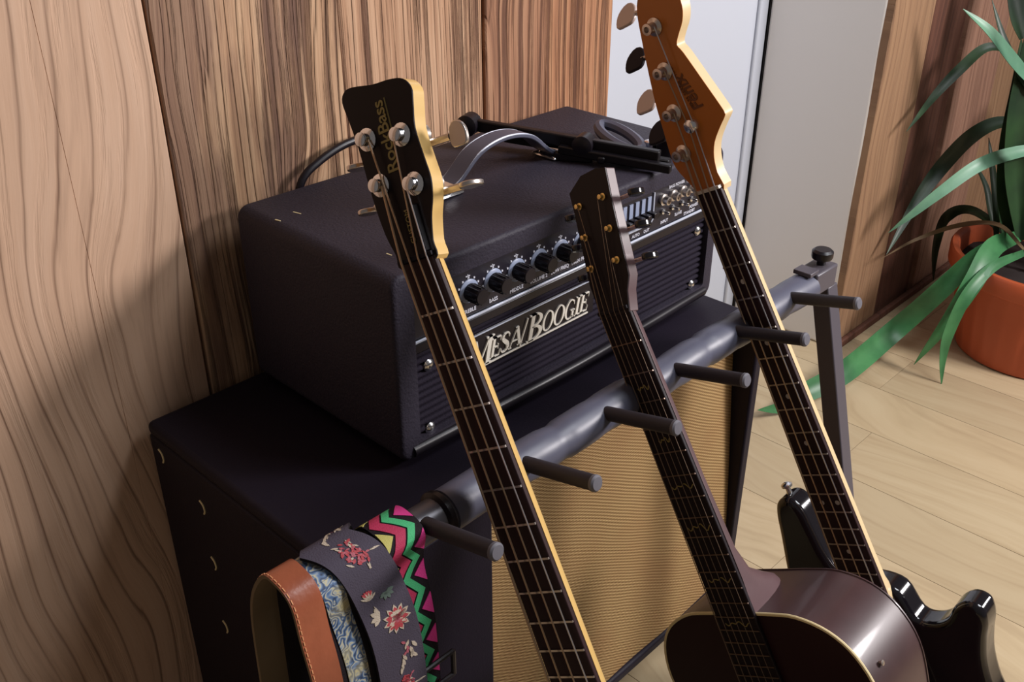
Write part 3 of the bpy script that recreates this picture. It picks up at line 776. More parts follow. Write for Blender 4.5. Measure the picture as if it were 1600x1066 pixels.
# ------------------------------------------------------------------ stringed instruments
def fretpos(L, n): return L*(1-2**(-n/12))
class G:
    """local frame: u down the neck from the nut, v to the right seen from the front, w out of the face (metres)"""
    def __init__(s, O, u, v):
        s.O = V(*O); s.u = Vector(u).normalized(); v = Vector(v); s.v = (v-s.u*v.dot(s.u)).normalized(); s.w = s.u.cross(s.v)
    def T(s, a, b, c): return s.O+s.u*a+s.v*b+s.w*c
    def head(s, deg, drop=0.0):
        a = math.radians(deg)
        up = -s.u*math.cos(a)-s.w*math.sin(a); nn = s.v.cross(up)
        if nn.dot(s.w) < 0: nn = -nn
        return lambda t, b, c: s.O+up*t+s.v*b+nn*(c+drop)
def neck(name, g, secs, root, mt, wtop, n=12):
    mb = MB(); rows = []
    for u, hw, dp in secs:
        row = [g.T(u, hw*math.cos(PI*k/n), wtop-dp*math.sin(PI*k/n)**.75) for k in range(n+1)]
        rows.append(row)
    mb.strip(rows, closed=True); k = n+1
    mb.f.append(list(range(k))); mb.mi.append(0); mb.f.append([(len(rows)-1)*k+i for i in range(k)]); mb.mi.append(0)
    return part(name, mb, mt, root, smooth=50)
def fretboard(g, L, hw0, hw12, end, root, mt, frets, th=.006, nut_mat=None, fw=.0010, fr_mat=None):
    hw = lambda u: hw0+(hw12-hw0)*u/(L/2)
    mb = MB(); mb.prism([(0.0, -hw(0)), (end, -hw(end)), (end, hw(end)), (0.0, hw(0))], g.T, 0, -th); fb = part('fretboard', mb, mt, root, bevel=.0012)
    mb = MB(); mb.prism([(-.004, -hw(0)), (0, -hw(0)), (0, hw(0)), (-.004, hw(0))], g.T, .0022, -th); part('nut', mb, nut_mat or M['pearl'], root, bevel=.0005)
    for k in range(1, frets+1):
        u = fretpos(L, k)
        if u > end-.004: break
        mb = MB(); h = hw(u)-.0004
        mb.prism([(u-fw, -h), (u+fw, -h), (u+fw, h), (u-fw, h)], g.T, .0011, -.001)
        part('fret', mb, fr_mat or M['fret'], fb)
    return fb, hw
def strings(g, root, tops, bots, L, radii, mats):
    for (t, b, r, mt) in zip(tops, bots, radii, mats):
        mb = MB(); mb.tube([*t, b], r, 6); part('string', mb, mt, root)
def lathe_part(name, c, ax, prof, mt, root, n=16):
    mb = MB(); mb.lathe(c, ax, prof, n); return part(name, mb, mt, root)
def clover(mb, c, ex, ey, ez, a, b, th):
    """paddle shaped tuner key in plane ex/ey"""
    poly = [(a*math.cos(t)*(1+.12*math.cos(3*t)), b*math.sin(t)*(1+.12*math.cos(2*t))) for t in [2*PI*k/20 for k in range(20)]]
    mb.prism(poly, lambda p, q, w: c+ex*p+ey*q+ez*w, th/2, -th/2)

# ---- four string bass with black two-a-side headstock
g = G((.5036, .6026, -.3579), (-.0078, -.476, -.8794), (.2615, -.8498, .4576))
b1 = thing('bass_guitar', 'bass guitar with black two-a-side headstock lettered RockBass and bright yellow neck edge', 'bass guitar', g.T(.95, 0, -.02))
L = .864
fb, hw = fretboard(g, L, .0190, .0262, .66, b1, M['rosewood'], 24, nut_mat=M['matte_black'])
neck('neck', g, [(-.006, .0192, .014), (.03, .0197, .016), (.30, .0242, .018), (.50, .0272, .020), (.60, .0285, .030), (.66, .029, .032)], b1, M['maple'], -.006)
hd = g.head(10, -.001)
ol = spline2([(-.004, -.0195), (.010, -.0225), (.030, -.0285), (.064, -.0325), (.110, -.0345), (.135, -.0375), (.154, -.0400), (.162, -.0345), (.1625, -.024), (.157, -.002), (.1545, .018), (.150, .032), (.140, .0385), (.128, .0365), (.107, .032), (.080, .034), (.062, .0355), (.046, .032), (.031, .026), (.012, .0215), (-.004, .0195)], 4)
mb = MB(); mb.prism(ol, hd, -.0015, -.016); part('headstock', mb, M['maple'], b1, smooth=30)
mb = MB(); mb.prism(ol, hd, 0, -.0014); part('headstock_face', mb, M['head_black'], b1, smooth=30)
posts = [(.114, -.0215), (.106, .0170), (.0720, -.0195), (.0625, .0180)]
axw = (hd(0, 0, 1)-hd(0, 0, 0)); axt = hd(1, 0, 0)-hd(0, 0, 0)
for k, (t, vv) in enumerate(posts):
    tn = lathe_part('tuner', hd(t, vv, 0), axw, [(.0102, 0), (.0102, .0015), (.0078, .0030), (.0060, .0035), (.0050, .0075), (.0060, .0090), (.0060, .0105), (.0035, .0115), (0, .0115)], M['chrome'], b1, 20)
    s_ = 1 if vv > 0 else -1
    mb = MB(); c1 = hd(t-.010, vv, -.022); c2 = hd(t-.012, s_*.050, -.022)
    mb.tube([c1, c2], .0035, 8); part('tuner_shaft', mb, M['nickel'], tn)
    mb = MB(); clover(mb, hd(t-.013, s_*.059, -.022), *((axt, g.v, axw) if k == 1 else (axw, g.v, axt)), .0115, .0105, .0045); part('tuner_key', mb, M['nickel'], tn, bevel=.001)
    lathe_part('tuner_housing', hd(t, vv, -.0165), -axw, [(.011, 0), (.011, .010), (0, .010)], M['nickel'], tn)
nu = [-.0145, -.0050, .0050, .0145]
radii = [.00125, .00105, .0009, .0008]
order = [2, 0, 1, 3]      # which post each string runs to
tops = [[hd(posts[p][0]-.002, posts[p][1]+(.006 if nu[i] > 0 and p in (0, 2) else .0055 if p in (0, 2) else -.0055), .006), g.T(-.002, nu[i], .0035)] for i, p in enumerate(order)]
strings(g, b1, tops, [g.T(L, v_*2.0, .012) for v_ in nu], L, radii, [M['bronze_string'], M['bronze_string'], M['bronze_string'], M['steel_string']])
textmesh('headstock_lettering', 'RockBass', .0175, lambda a, b, w: hd(.078+a, .0050-b, .0004+w), M['gold_inlay'], b1, bold=.0002, align='LEFT', spacing=.95)
mb = MB(); mb.bar(hd(.110, .0078, .0003), hd(.142, .0078, .0003), .0010, .0006); part('headstock_line', mb, M['gold_inlay'], b1)
textmesh('serial_lettering', 'CUSTOM', .0075, lambda a, b, w: hd(.014+a, .004-b, .0004+w), M['gold_inlay'], b1, align='LEFT')
mb = MB(); mb.bar(hd(.004, .0145, .001), hd(.046, .0125, .002), .0058, .004); part('truss_rod_cover', mb, M['black'], b1, bevel=.001)
body = spline2([(.60, -.040), (.56, -.062), (.53, -.10), (.515, -.125), (.535, -.150), (.60, -.155), (.68, -.135), (.76, -.140), (.85, -.165), (.94, -.150), (.985, -.09), (.990, .0), (.98, .09), (.94, .145), (.86, .155), (.77, .125), (.70, .122), (.64, .140), (.60, .145), (.585, .125), (.60, .10), (.64, .06), (.63, .036), (.60, .0)], 4)
mb = MB(); mb.prism(body, g.T, -.010, -.048); part('body', mb, M['gloss_black'], b1, bevel=.006, seg=3)
mb = MB(); mb.prism([(.83, -.04), (.90, -.04), (.90, .04), (.83, .04)], g.T, .008, -.010); part('bridge', mb, M['chrome'], b1, bevel=.002)
for u0 in (.70, .78):
    mb = MB(); mb.prism([(u0, -.045), (u0+.032, -.045), (u0+.032, .045), (u0, .045)], g.T, .004, -.010); part('pickup', mb, M['black'], b1, bevel=.003)

# ---- acoustic guitar with dark top
g = G((.7454, .5721, -.4888), (-.0121, -.5348, -.8449), (.0336, -.8447, .5342))
acg = thing('acoustic_guitar', 'dark brown acoustic guitar with cream bound body and black headstock', 'acoustic guitar', g.T(.86, 0, -.05))
L = .648
fb, hw = fretboard(g, L, .0215, .0262, .452, acg, M['ebony'], 20, th=.005, nut_mat=M['matte_black'], fw=.0007, fr_mat=M['old_fret'])
neck('neck', g, [(-.006, .0215, .012), (.02, .0220, .014), (.20, .0245, .016), (.285, .0262, .020), (.318, .0265, .034), (.338, .0255, .060), (.350, .0240, .078), (.362, .0235, .086)], acg, M['mahogany_neck'], -.005)
hd = g.head(14, 0)
ol = [(-.004, -.0212), (.012, -.0218), (.035, -.0262), (.115, -.0262), (.139, -.0275), (.152, -.006), (.153, .018), (.1495, .031), (.115, .0305), (.033, .0318), (.018, .0250), (-.004, .0218)]
mb = MB(); mb.prism(ol, hd, -.0012, -.015); part('headstock', mb, M['mahogany_neck'], acg, bevel=.001)
mb = MB(); mb.prism(ol, hd, 0, -.0011); part('headstock_face', mb, M['head_black'], acg)
axw = (hd(0, 0, 1)-hd(0, 0, 0)); axt = hd(1, 0, 0)-hd(0, 0, 0)
posts = [(.121, -.0165), (.0865, -.0175), (.052, -.0185), (.121, .0195), (.0865, .0200), (.052, .0205)]
for t, vv in posts:
    tn = lathe_part('tuner', hd(t, vv, 0), axw, [(.0040, 0), (.0040, .0010), (.0026, .0015), (.0022, .0055), (.0026, .0062), (0, .0066)], M['brass'], acg, 14)
    s_ = 1 if vv > 0 else -1
    mb = MB(); mb.tube([hd(t-.004, vv, -.019), hd(t-.004, s_*.042, -.019)], .0022, 8); part('tuner_shaft', mb, M['nickel'], tn)
    mb = MB(); clover(mb, hd(t-.004, s_*.049, -.019), axw, g.v, axt, .0095, .0085, .007); part('tuner_button', mb, M['gloss_black'], tn, bevel=.0015)
nu = [-.0175, -.0105, -.0035, .0035, .0105, .0175]
order = [2, 1, 0, 3, 4, 5]
tops = [[hd(posts[p][0], posts[p][1]+(.0025 if posts[p][1] < 0 else -.0025), .006), g.T(-.002, nu[i], .0025)] for i, p in enumerate(order)]
strings(g, acg, tops, [g.T(L, v_*1.5, .008) for v_ in nu], L, [.0006, .0005, .00042, .00034, .0003, .00028], [M['dull_string']]*6)
for fr, kind in ((3, 0), (5, 0), (7, 1), (9, 2), (12, 1), (15, 0)):
    u0 = (fretpos(L, fr-1)+fretpos(L, fr))/2; mb = MB()
    wd = {0: .008, 1: .0155, 2: .016}[kind] if fr != 15 else .016
    pp = [(u0+.0035*math.sin(k*.95)*(1 if kind != 2 else 1.4)*math.cos(k*.3), -wd+2*wd*k/14) for k in range(15)]
    for (a0, b0), (a1, b1_) in zip(pp, pp[1:]):
        if abs(b0) < .0015 and kind: continue
        mb.bar(g.T(a0, b0, .0002), g.T(a1, b1_, .0002), .0011, .0006, up=g.w)
    part('inlay', mb, M['gold_inlay'], fb)
half = [(.359, .0), (.359, .040), (.362, .074), (.378, .107), (.405, .128), (.445, .137), (.495, .129), (.545, .113), (.585, .111), (.635, .133), (.69, .170), (.745, .188), (.80, .174), (.838, .120), (.855, .06), (.858, 0)]
up_ = [(p.x, p.y) for p in spline([(a, b, 0) for a, b in half], 4)]
outline = up_ + [(a, -b) for a, b in up_[::-1][1:-1]]
def scaled(ol, d):      # push an outline outwards by d
    n = len(ol); out = []
    for i in range(n):
        p0, p1 = Vector(ol[i-1]), Vector(ol[(i+1) % n]); t = (p1-p0).normalized()
        out.append((ol[i][0]-t.y*-d*-1*-1, ol[i][1]+t.x*d))
    return out
mb = MB(); mb.prism(outline, g.T, -.0052, -.0075); part('soundboard', mb, M['ac_top'], acg, smooth=30)
mb = MB(); n_ = len(outline)
deps = [-.0075+(-.105+.0075)*k/6 for k in range(7)]
mb.strip([[g.T(a, b, d) for a, b in outline] for d in deps], closed=True); part('sides', mb, M['mahogany'], acg, smooth=60)
mb = MB(); mb.prism(outline, g.T, -.105, -.108); part('back', mb, M['mahogany'], acg, smooth=30)
mb = MB(); mb.tube([g.T(a, b, -.0062) for a, b in outline+outline[:1]], .0019, 8, caps=False); part('binding', mb, M['binding'], acg)
mb = MB(); mb.tube([g.T(a, b, -.1055) for a, b in outline+outline[:1]], .0014, 6, caps=False); part('back_binding', mb, M['mahogany'], acg)
mb = MB(); mb.lathe(g.T(.520, 0, -.0053), g.w, [(.050, 0), (.050, .0004), (0, .0005)], 32); part('sound_hole', mb, M['matte_black'], acg)
mb = MB(); mb.lathe(g.T(.520, 0, -.0053), g.w, [(.056, 0), (.056, .0003), (.051, .0003), (.051, 0)], 32, caps=False); part('rosette', mb, M['binding'], acg)
mb = MB(); mb.prism([(.643, -.075), (.672, -.075), (.672, .075), (.643, .075)], g.T, .004, -.0052); part('bridge', mb, M['ebony'], acg, bevel=.002)
lathe_part('strap_button', g.T(.425, .1345, -.030), g.v, [(.002, 0), (.002, .002), (.003, .0028), (.003, .004), (0, .0045)], M['nickel'], acg)

# ---- four string bass with amber headstock and black body
g = G((.9541, .6036, -.4189), (.0671, -.4892, -.8696), (-.0237, -.8721, .4888))
b2 = thing('bass_guitar', 'black bodied bass guitar with amber headstock and four in-line tuners beside the door', 'bass guitar', g.T(.95, 0, -.03))
L = .864
fb, hw = fretboard(g, L, .0188, .0262, .605, b2, M['rosewood'], 20, nut_mat=M['pearl'])
neck('neck', g, [(-.012, .0190, .015), (.03, .0196, .016), (.30, .0242, .018), (.50, .0274, .020), (.535, .028, .021), (.545, .028, .026), (.61, .029, .026)], b2, M['maple_pale'], -.006)
mb = MB()
for u0 in (fretpos(L, 15), fretpos(L, 17), fretpos(L, 19)): pass
for fr in (3, 5, 7, 9, 12, 15, 17, 19):
    u0 = (fretpos(L, fr-1)+fretpos(L, fr))/2
    for vv in ((0,) if fr != 12 else (-.011, .011)):
        lathe_part('dot_inlay', g.T(u0, vv, -.0004), g.w, [(.0032, 0), (.0032, .0006), (0, .0006)], M['pearl'], fb, 12)
hd = g.head(0, -.005)
ol = spline2([(-.004, -.0192), (.006, -.0205), (.020, -.027), (.035, -.034), (.050, -.0360), (.090, -.0315), (.127, -.0265), (.193, -.012), (.228, -.001), (.246, .020), (.240, .044), (.222, .056), (.205, .057), (.190, .050), (.178, .038), (.169, .0315), (.158, .036), (.120, .0475), (.090, .0565), (.079, .0590), (.0745, .0565), (.066, .046), (.052, .0315), (.036, .0230), (.018, .0195), (-.004, .0190)], 3)
mb = MB(); mb.prism(ol, hd, -.0006, -.0155); part('headstock', mb, M['maple_pale'], b2, smooth=35)
mb = MB(); mb.prism(ol, hd, 0, -.0006); part('headstock_face', mb, M['maple_head'], b2, smooth=35)
axw = (hd(0, 0, 1)-hd(0, 0, 0)); axt = hd(1, 0, 0)-hd(0, 0, 0)
posts = [(.052, -.0160), (.100, -.0070), (.148, .0025), (.198, .0120)]
keyp = [(.083, -.060), (.123, -.060), (.174, -.052), (.225, -.040)]
kcol = ['matte_black', 'ivory_key', 'matte_black', 'ivory_key']
for (t, vv), (kt, kv), kc in zip(posts, keyp, kcol):
    tn = lathe_part('tuner', hd(t, vv, 0), axw, [(.0105, 0), (.0105, .0015), (.0075, .0030), (.0062, .004), (.0052, .011), (.0066, .0135), (.0066, .0155), (.0035, .0158), (.003, .010), (0, .010)], M['nickel'], b2, 20)
    mb = MB(); mb.tube([hd(kt-.004, vv-.008, -.024), hd(kt-.001, kv+.010, -.024)], .0032, 8); part('tuner_shaft', mb, M['nickel'], tn)
    mb = MB(); clover(mb, hd(kt, kv, -.024), (axt*.75-axw*.66).normalized(), -g.v, (axt*.66+axw*.75).normalized(), .016, .018, .0045); part('tuner_key', mb, M[kc], tn, bevel=.0015)
    mb = MB(); mb.prism([(t-.014, vv-.016), (t+.034, vv-.016), (t+.034, vv+.014), (t-.014, vv+.014)], hd, -.0157, -.018); part('tuner_plate', mb, M['nickel'], tn)
lathe_part('string_tree', hd(.079, .012, 0), axw, [(.0078, 0), (.0078, .002), (.005, .006), (.008, .008), (.0055, .010), (0, .010)], M['chrome'], b2, 18)
nu = [-.0142, -.0048, .0048, .0142]
tree = hd(.079, .012, .004)
tops = [[hd(posts[0][0], posts[0][1]+.0055, .008), g.T(-.002, nu[0], .0025)], [hd(posts[1][0], posts[1][1]+.0055, .008), g.T(-.002, nu[1], .0025)],
        [hd(posts[2][0], posts[2][1]+.0055, .008), tree+g.v*-.004, g.T(-.002, nu[2], .0025)], [hd(posts[3][0], posts[3][1]+.0055, .008), tree+g.v*.004, g.T(-.002, nu[3], .0025)]]
strings(g, b2, tops, [g.T(L, v_*2.0, .010) for v_ in nu], L, [.00125, .00105, .0009, .0008], [M['bronze_string'], M['bronze_string'], M['bronze_string'], M['steel_string']])
dk = mat('brown_ink', lin(104, 58, 24), .5)
ax_t, ax_v = math.cos(math.radians(198)), math.sin(math.radians(198))
def slant(t0, v0, deg):
    c, s_ = math.cos(math.radians(deg)), math.sin(math.radians(deg))
    return lambda a, b, w: hd(t0+a*c-b*s_, v0+a*s_*-1-b*c, .0003+w)
textmesh('headstock_lettering', 'Fenix', .021, slant(.094, .036, 16), dk, b2, shear=.25, bold=.0004, align='LEFT')
textmesh('small_lettering', 'BASS SERIES', .0068, slant(.098, .024, 12), dk, b2, align='LEFT')
textmesh('small_lettering', 'YOUNG', .0055, slant(.138, .0165, 12), dk, b2, align='LEFT')
body = spline2([(.548, -.031), (.530, -.046), (.505, -.054), (.470, -.058), (.440, -.062), (.424, -.076), (.428, -.094), (.445, -.104), (.48, -.112), (.54, -.126), (.60, -.136), (.66, -.130), (.72, -.124), (.79, -.140), (.86, -.163), (.92, -.150), (.950, -.10), (.958, -.02), (.952, .06), (.928, .125), (.88, .158), (.81, .160), (.74, .128), (.70, .114), (.655, .116), (.62, .126), (.595, .136), (.574, .137), (.565, .122), (.573, .103), (.592, .086), (.601, .064), (.596, .044), (.558, .033), (.545, .0)], 4)
mb = MB(); mb.prism(body, g.T, -.013, -.053); bd = part('body', mb, M['gloss_black'], b2, bevel=.009, seg=4)
lathe_part('strap_button', g.T(.424, -.083, -.033), -g.u, [(.0045, -.002), (.0035, .004), (.0035, .008), (.0075, .010), (.0075, .013), (.004, .015), (0, .0152)], M['chrome'], b2, 18)
mb = MB(); mb.prism([(.83, -.04), (.90, -.04), (.90, .04), (.83, .04)], g.T, .006, -.013); part('bridge', mb, M['chrome'], b2, bevel=.002)
for u0, v0 in ((.715, -.045), (.745, .0)):
    mb = MB(); mb.prism([(u0, v0), (u0+.028, v0), (u0+.028, v0+.045), (u0, v0+.045)], g.T, .001, -.013); part('pickup', mb, M['black'], b2, bevel=.003)

# ------------------------------------------------------------------ straps over the end of the rack tube
def strap_path(y0, slack, front, zbot, lean=0.0, zb2=None):
    t = TZ+.0185+.003+slack
    pts = [(TY+.040+slack*.5, zb2 or zbot+.1), (TY+.044+slack*.5, -.82), (TY+.042+slack*.6, -.68), (TY+.036+slack*.5, -.605), (TY+.018, t-.006), (TY-.002, t), (TY-.022, t-.010), (front+.012, t-.045), (front, t-.11), (front-.004, -.82), (front-.006, zbot)]
    return [(p.x, p.y) for p in spline([(a, b, 0) for a, b in pts], 8)]
class Strap:
    def __init__(s, x0, x1, path, drift=0.0, twist=0.0):
        s.x0, s.x1, s.p = x0, x1, path; s.drift = drift; s.tw = twist
        s.d = [0]
        for a, b in zip(path, path[1:]): s.d.append(s.d[-1]+math.hypot(b[0]-a[0], b[1]-a[1]))
        k = max(range(len(path)), key=lambda i: path[i][1]); s.top = s.d[k]
    def pt(s, d, x, off=0.0):
        """d metres along from the highest point (positive to the front), x across 0..1"""
        D = min(max(d+s.top, 0), s.d[-1]-1e-6); i = 0
        while s.d[i+1] < D: i += 1
        f = (D-s.d[i])/(s.d[i+1]-s.d[i]); a, b = s.p[i], s.p[i+1]
        ty, tz = b[0]-a[0], b[1]-a[1]; L = math.hypot(ty, tz); ny, nz = tz/L, -ty/L
        y, z = a[0]+ty*f, a[1]+tz*f
        return V(s.x0+(s.x1-s.x0)*x-s.drift*math.exp(-d/.055 if d > 0 else d/.04), y+ny*off+s.tw*(x-.5)*max(min(d*4, 1), 0), z+nz*off)
    def mesh(s, th, nx=6, mi_in=1):
        mb = MB(); n = len(s.p); rows = []; rows2 = []
        for i in range(n):
            d = s.d[i]-s.top
            rows.append([s.pt(d, j/nx, th/2) for j in range(nx+1)]); rows2.append([s.pt(d, j/nx, -th/2) for j in range(nx+1)])
        mb.strip(rows, 0); mb.strip(rows2, mi_in)
        mb.strip([[r[0] for r in rows], [r[0] for r in rows2]], mi_in); mb.strip([[r[-1] for r in rows], [r[-1] for r in rows2]], mi_in)
        mb.strip([rows[0], rows2[0]], mi_in); mb.strip([rows[-1], rows2[-1]], mi_in)
        return mb
# orientation check of the offset: outside must be away from the tube
def patch(mb, st, poly, off, mi=0, th=.0008):
    """poly in (d, x01) on the strap surface"""
    base = [st.pt(d, x, off) for d, x in poly]; topp = [st.pt(d, x, off+th) for d, x in poly]; n = len(poly); b = len(mb.v)
    mb.v += base+topp; mb.f.append([b+n+i for i in range(n)]); mb.mi.append(mi)
    for i in range(n): mb.f.append([b+i, b+(i+1) % n, b+n+(i+1) % n, b+n+i]); mb.mi.append(mi)

# brown leather strap
st = Strap(.294, .321, strap_path(0, .012, .508, -1.10), drift=.0)
s1 = thing('guitar_strap', 'brown leather guitar strap with orange stitching and beige suede inside', 'guitar strap', V(.315, TY, TZ), 'guitar straps hung on the rack end')
part('band', st.mesh(.0034), [M['leather'], M['suede']], s1, smooth=60)
mb = MB()
for k in range(90):
    d = -.10+k*.0055
    mb.bar(st.pt(d, .07, .0019), st.pt(d+.0036, .07, .0019), .0011, .0008, up=(1, 0, 0))
part('stitching', mb, M['stitch'], s1)['kind'] = 'stuff'
# blue paisley strap between black edges
st = Strap(.322, .362, strap_path(0, .008, .5135, -1.10), drift=.018)
s2 = thing('guitar_strap', 'narrow blue and cream paisley guitar strap with black edges', 'guitar strap', V(.355, TY, TZ), 'guitar straps hung on the rack end')
part('band', st.mesh(.003), [M['strap_black'], M['strap_black']], s2, smooth=60)
mb = MB(); rows = []; n = 60
for i in range(n+1):
    d = -.09+.60*i/n; rows.append([st.pt(d, x, .0016) for x in (.24, .4, .6, .76)])
rows2 = [[p+Vector((0, 0, 0)) for p in r] for r in rows]
mb.strip(rows); 
rr = []
for i in range(n+1):
    d = -.09+.60*i/n; rr.append([st.pt(d, x, .0024) for x in (.24, .4, .6, .76)])
mb.strip(rr); mb.strip([[r[0] for r in rows], [r[0] for r in rr]]); mb.strip([[r[-1] for r in rows], [r[-1] for r in rr]])
part('paisley_inlay', mb, M['paisley'], s2, smooth=60)
# charcoal strap with embroidered flowers
st = Strap(.358, .408, strap_path(0, .014, .506, -1.10), drift=.034)
s3 = thing('guitar_strap', 'wide charcoal guitar strap embroidered with red and cream flowers', 'guitar strap', V(.388, TY, TZ), 'guitar straps hung on the rack end')
part('band', st.mesh(.003), [M['strap_grey'], M['strap_black']], s3, smooth=60)
W = .049
def pe(mb, d, x, a, l, w, mi=0):     # one petal, position in metres on the strap
    c, s_ = math.cos(a), math.sin(a); pts = []
    for p, q in ((0, 0), (.35*l, .5*w), (.75*l, .42*w), (l, 0), (.75*l, -.42*w), (.35*l, -.5*w)):
        pts.append((d+p*c-q*s_, ((x*.875)+p*s_+q*c)/W))
    patch(mb, st, pts, .0013, mi)
red, pink, cream, green = MB(), MB(), MB(), MB()
def bloom(d, x, r, rnd):
    for k in range(11): pe(cream, d, x, 2*PI*k/11+.2, r*1.16, r*.40)
    for k in range(11):
        a = 2*PI*k/11+.2
        pts = []
        pe(red, d, x, a, r*.96, r*.42)
    for k in range(8): pe(pink, d+.0, x, 2*PI*k/8, r*.52, r*.2)
    for k in range(6): pe(red, d, x, 2*PI*k/6+.4, r*.3, r*.16)
rnd = random.Random(3)
def sprig(mb, d, x, n, spread, ln, wd):
    for k in range(n): pe(mb, d+rnd.uniform(-spread, spread), x+rnd.uniform(-spread*.7, spread*.7), rnd.uniform(0, 2*PI), ln*rnd.uniform(.6, 1.2), wd)
for d0 in (-.055, .098, .255, .40):
    bloom(d0, .034, .0125, rnd)
    for a in (2.2, 2.8, 3.6, 4.2): pe(cream, d0-.012, .018, a+1.2, .010, .0045)
    for k in range(5): pe(red, d0-.034, .015, 2.4+k*.35, .0075, .0032)
    for k in range(6): pe(cream, d0-.031, .015, 2.1+k*.4, .0088, .0018)
    pe(cream, d0-.024, .016, .3, .008, .0012)
    for k in range(5): pe(cream, d0+.028+k*.004, .040+.003*(k % 2), (-.6, .5, .2, -.3, .7)[k], .010, .0035)
    for k in range(4): pe(pink, d0+.030+k*.003, .036, rnd.uniform(0, 6.28), .006, .0025)
    for k in range(4): pe(cream, d0+.040+k*.004, .030-.001*k, .4-.2*k, .009, .003)
    for k in range(5): pe(green, d0-.030, .034, -1.2+k*.7, .008, .0035)
for d0 in (.022, .175, .33):
    sprig(red, d0, .030, 26, .011, .0055, .0022); sprig(pink, d0, .030, 20, .012, .0055, .0018); sprig(cream, d0, .030, 9, .015, .006, .0018)
    for k in range(6): pe(cream, d0+.004, .040+.001*k, 1.4, .008, .0010)
for nm, mb_, mt in (('red_embroidery', red, 'emb_red'), ('pink_embroidery', pink, 'emb_pink'), ('cream_embroidery', cream, 'emb_cream'), ('green_embroidery', green, 'emb_green')):
    part(nm, mb_, M[mt], s3, smooth=0)['kind'] = 'stuff'
# zigzag woven strap
st = Strap(.392, .434, strap_path(0, .003, .520, -1.10))
s4 = thing('guitar_strap', 'green, magenta and crimson zigzag woven guitar strap next to the tube ring', 'guitar strap', V(.415, TY, TZ), 'guitar straps hung on the rack end')
part('band', st.mesh(.0026), [M['strap_black'], M['strap_black']], s4, smooth=60)
def slices(mb, st, a, b, off=.0012, n=5):
    """a, b: (d, x left, x right); thin sheet following the strap between them"""
    for k in range(n):
        f, h = k/n, (k+1)/n; L_ = lambda i, t: a[i]+(b[i]-a[i])*t
        patch(mb, st, [(L_(0, f), L_(1, f)), (L_(0, h), L_(1, h)), (L_(0, h), L_(2, h)), (L_(0, f), L_(2, f))], off)
P_ = .036; zg, zr, zp, zy = MB(), MB(), MB(), MB()
amp_ = .16
def zx(k): return .62+(amp_ if k % 2 else -amp_)
for k in range(-6, 30):
    d0, d1 = k*P_/2, (k+1)*P_/2
    a, b = zx(k), zx(k+1)
    slices(zg, st, (d0, a-.10, a+.10), (d1, b-.10, b+.10))
    slices(zr, st, (d0, a-.42, a-.15), (d1, b-.42, b-.15))
    if k % 2 == 0:
        slices(zp, st, (d0-P_*.32, .97, .98), (d0, a+.22, .98)); slices(zp, st, (d0, a+.22, .98), (d0+P_*.32, .97, .98))
    else:
        slices(zy, st, (d0-P_*.28, .02, .03), (d0, .02, a-.48)); slices(zy, st, (d0, .02, a-.48), (d0+P_*.28, .02, .03))
for nm, mb_, mt in (('green_zigzag', zg, 'zig_green'), ('crimson_zigzag', zr, 'zig_red'), ('magenta_triangles', zp, 'zig_pink'), ('yellow_triangles', zy, 'zig_yellow')):
    part(nm, mb_, M[mt], s4, smooth=0)['kind'] = 'stuff'
mb = MB(); bz = -.715
for a, b in (((.392, bz), (.446, bz)), ((.446, bz), (.446, bz-.03)), ((.446, bz-.03), (.392, bz-.03)), ((.392, bz-.03), (.392, bz))):
    mb.tube([V(a[0], .510, a[1]), V(b[0], .510, b[1])], .0026, 8)
part('buckle', mb, M['steel_black'], s4)

# ------------------------------------------------------------------ potted plant
PC = Vector((2.625, .615, 0))
pot = thing('potted_plant', 'long leaved green plant in a large terracotta coloured pot', 'plant', PC)
mb = MB(); nseg = 96
prof = [(.165, 0, 0), (.185, .004, 0), (.190, .02, .004), (.203, .09, .006), (.214, .16, .004), (.222, .215, 0), (.226, .222, 0), (.243, .224, 0), (.247, .230, 0), (.248, .268, 0), (.244, .275, 0), (.232, .275, 0), (.226, .268, 0), (.220, .23, 0), (.215, .205, 0)]
rows = []
for r, h, fl_ in prof:
    rows.append([PC+Vector(((r+fl_*abs(math.sin(a*16))**.6-fl_*.5)*math.cos(a), (r+fl_*abs(math.sin(a*16))**.6-fl_*.5)*math.sin(a), h)) for a in [2*PI*k/nseg for k in range(nseg)]])
mb.strip(rows, closed=True); mb.f.append(list(range(nseg))); mb.mi.append(0)
part('pot', mb, M['terracotta'], pot, smooth=50)
mb = MB(); rows = []
for q in range(8):
    r = .222*q/7+.0005; rows.append([PC+Vector((r*math.cos(a), r*math.sin(a), .222+.006*math.sin(a*5+q)+random.uniform(-.003, .003))) for a in [2*PI*k/32 for k in range(32)]])
mb.strip(rows, closed=True); part('soil', mb, M['soil'], pot)
for k in range(3):
    a = k*2.1+.4; mb = MB(); b0 = PC+Vector((.05*math.cos(a), .05*math.sin(a), .2))
    mb.tube(spline([b0, b0+Vector((.01, 0, .25)), b0+Vector((-.01, .01, .55)), b0+Vector((0, 0, .85))], 5), .016, 10); part('stem', mb, M['leaf_dark'], pot)
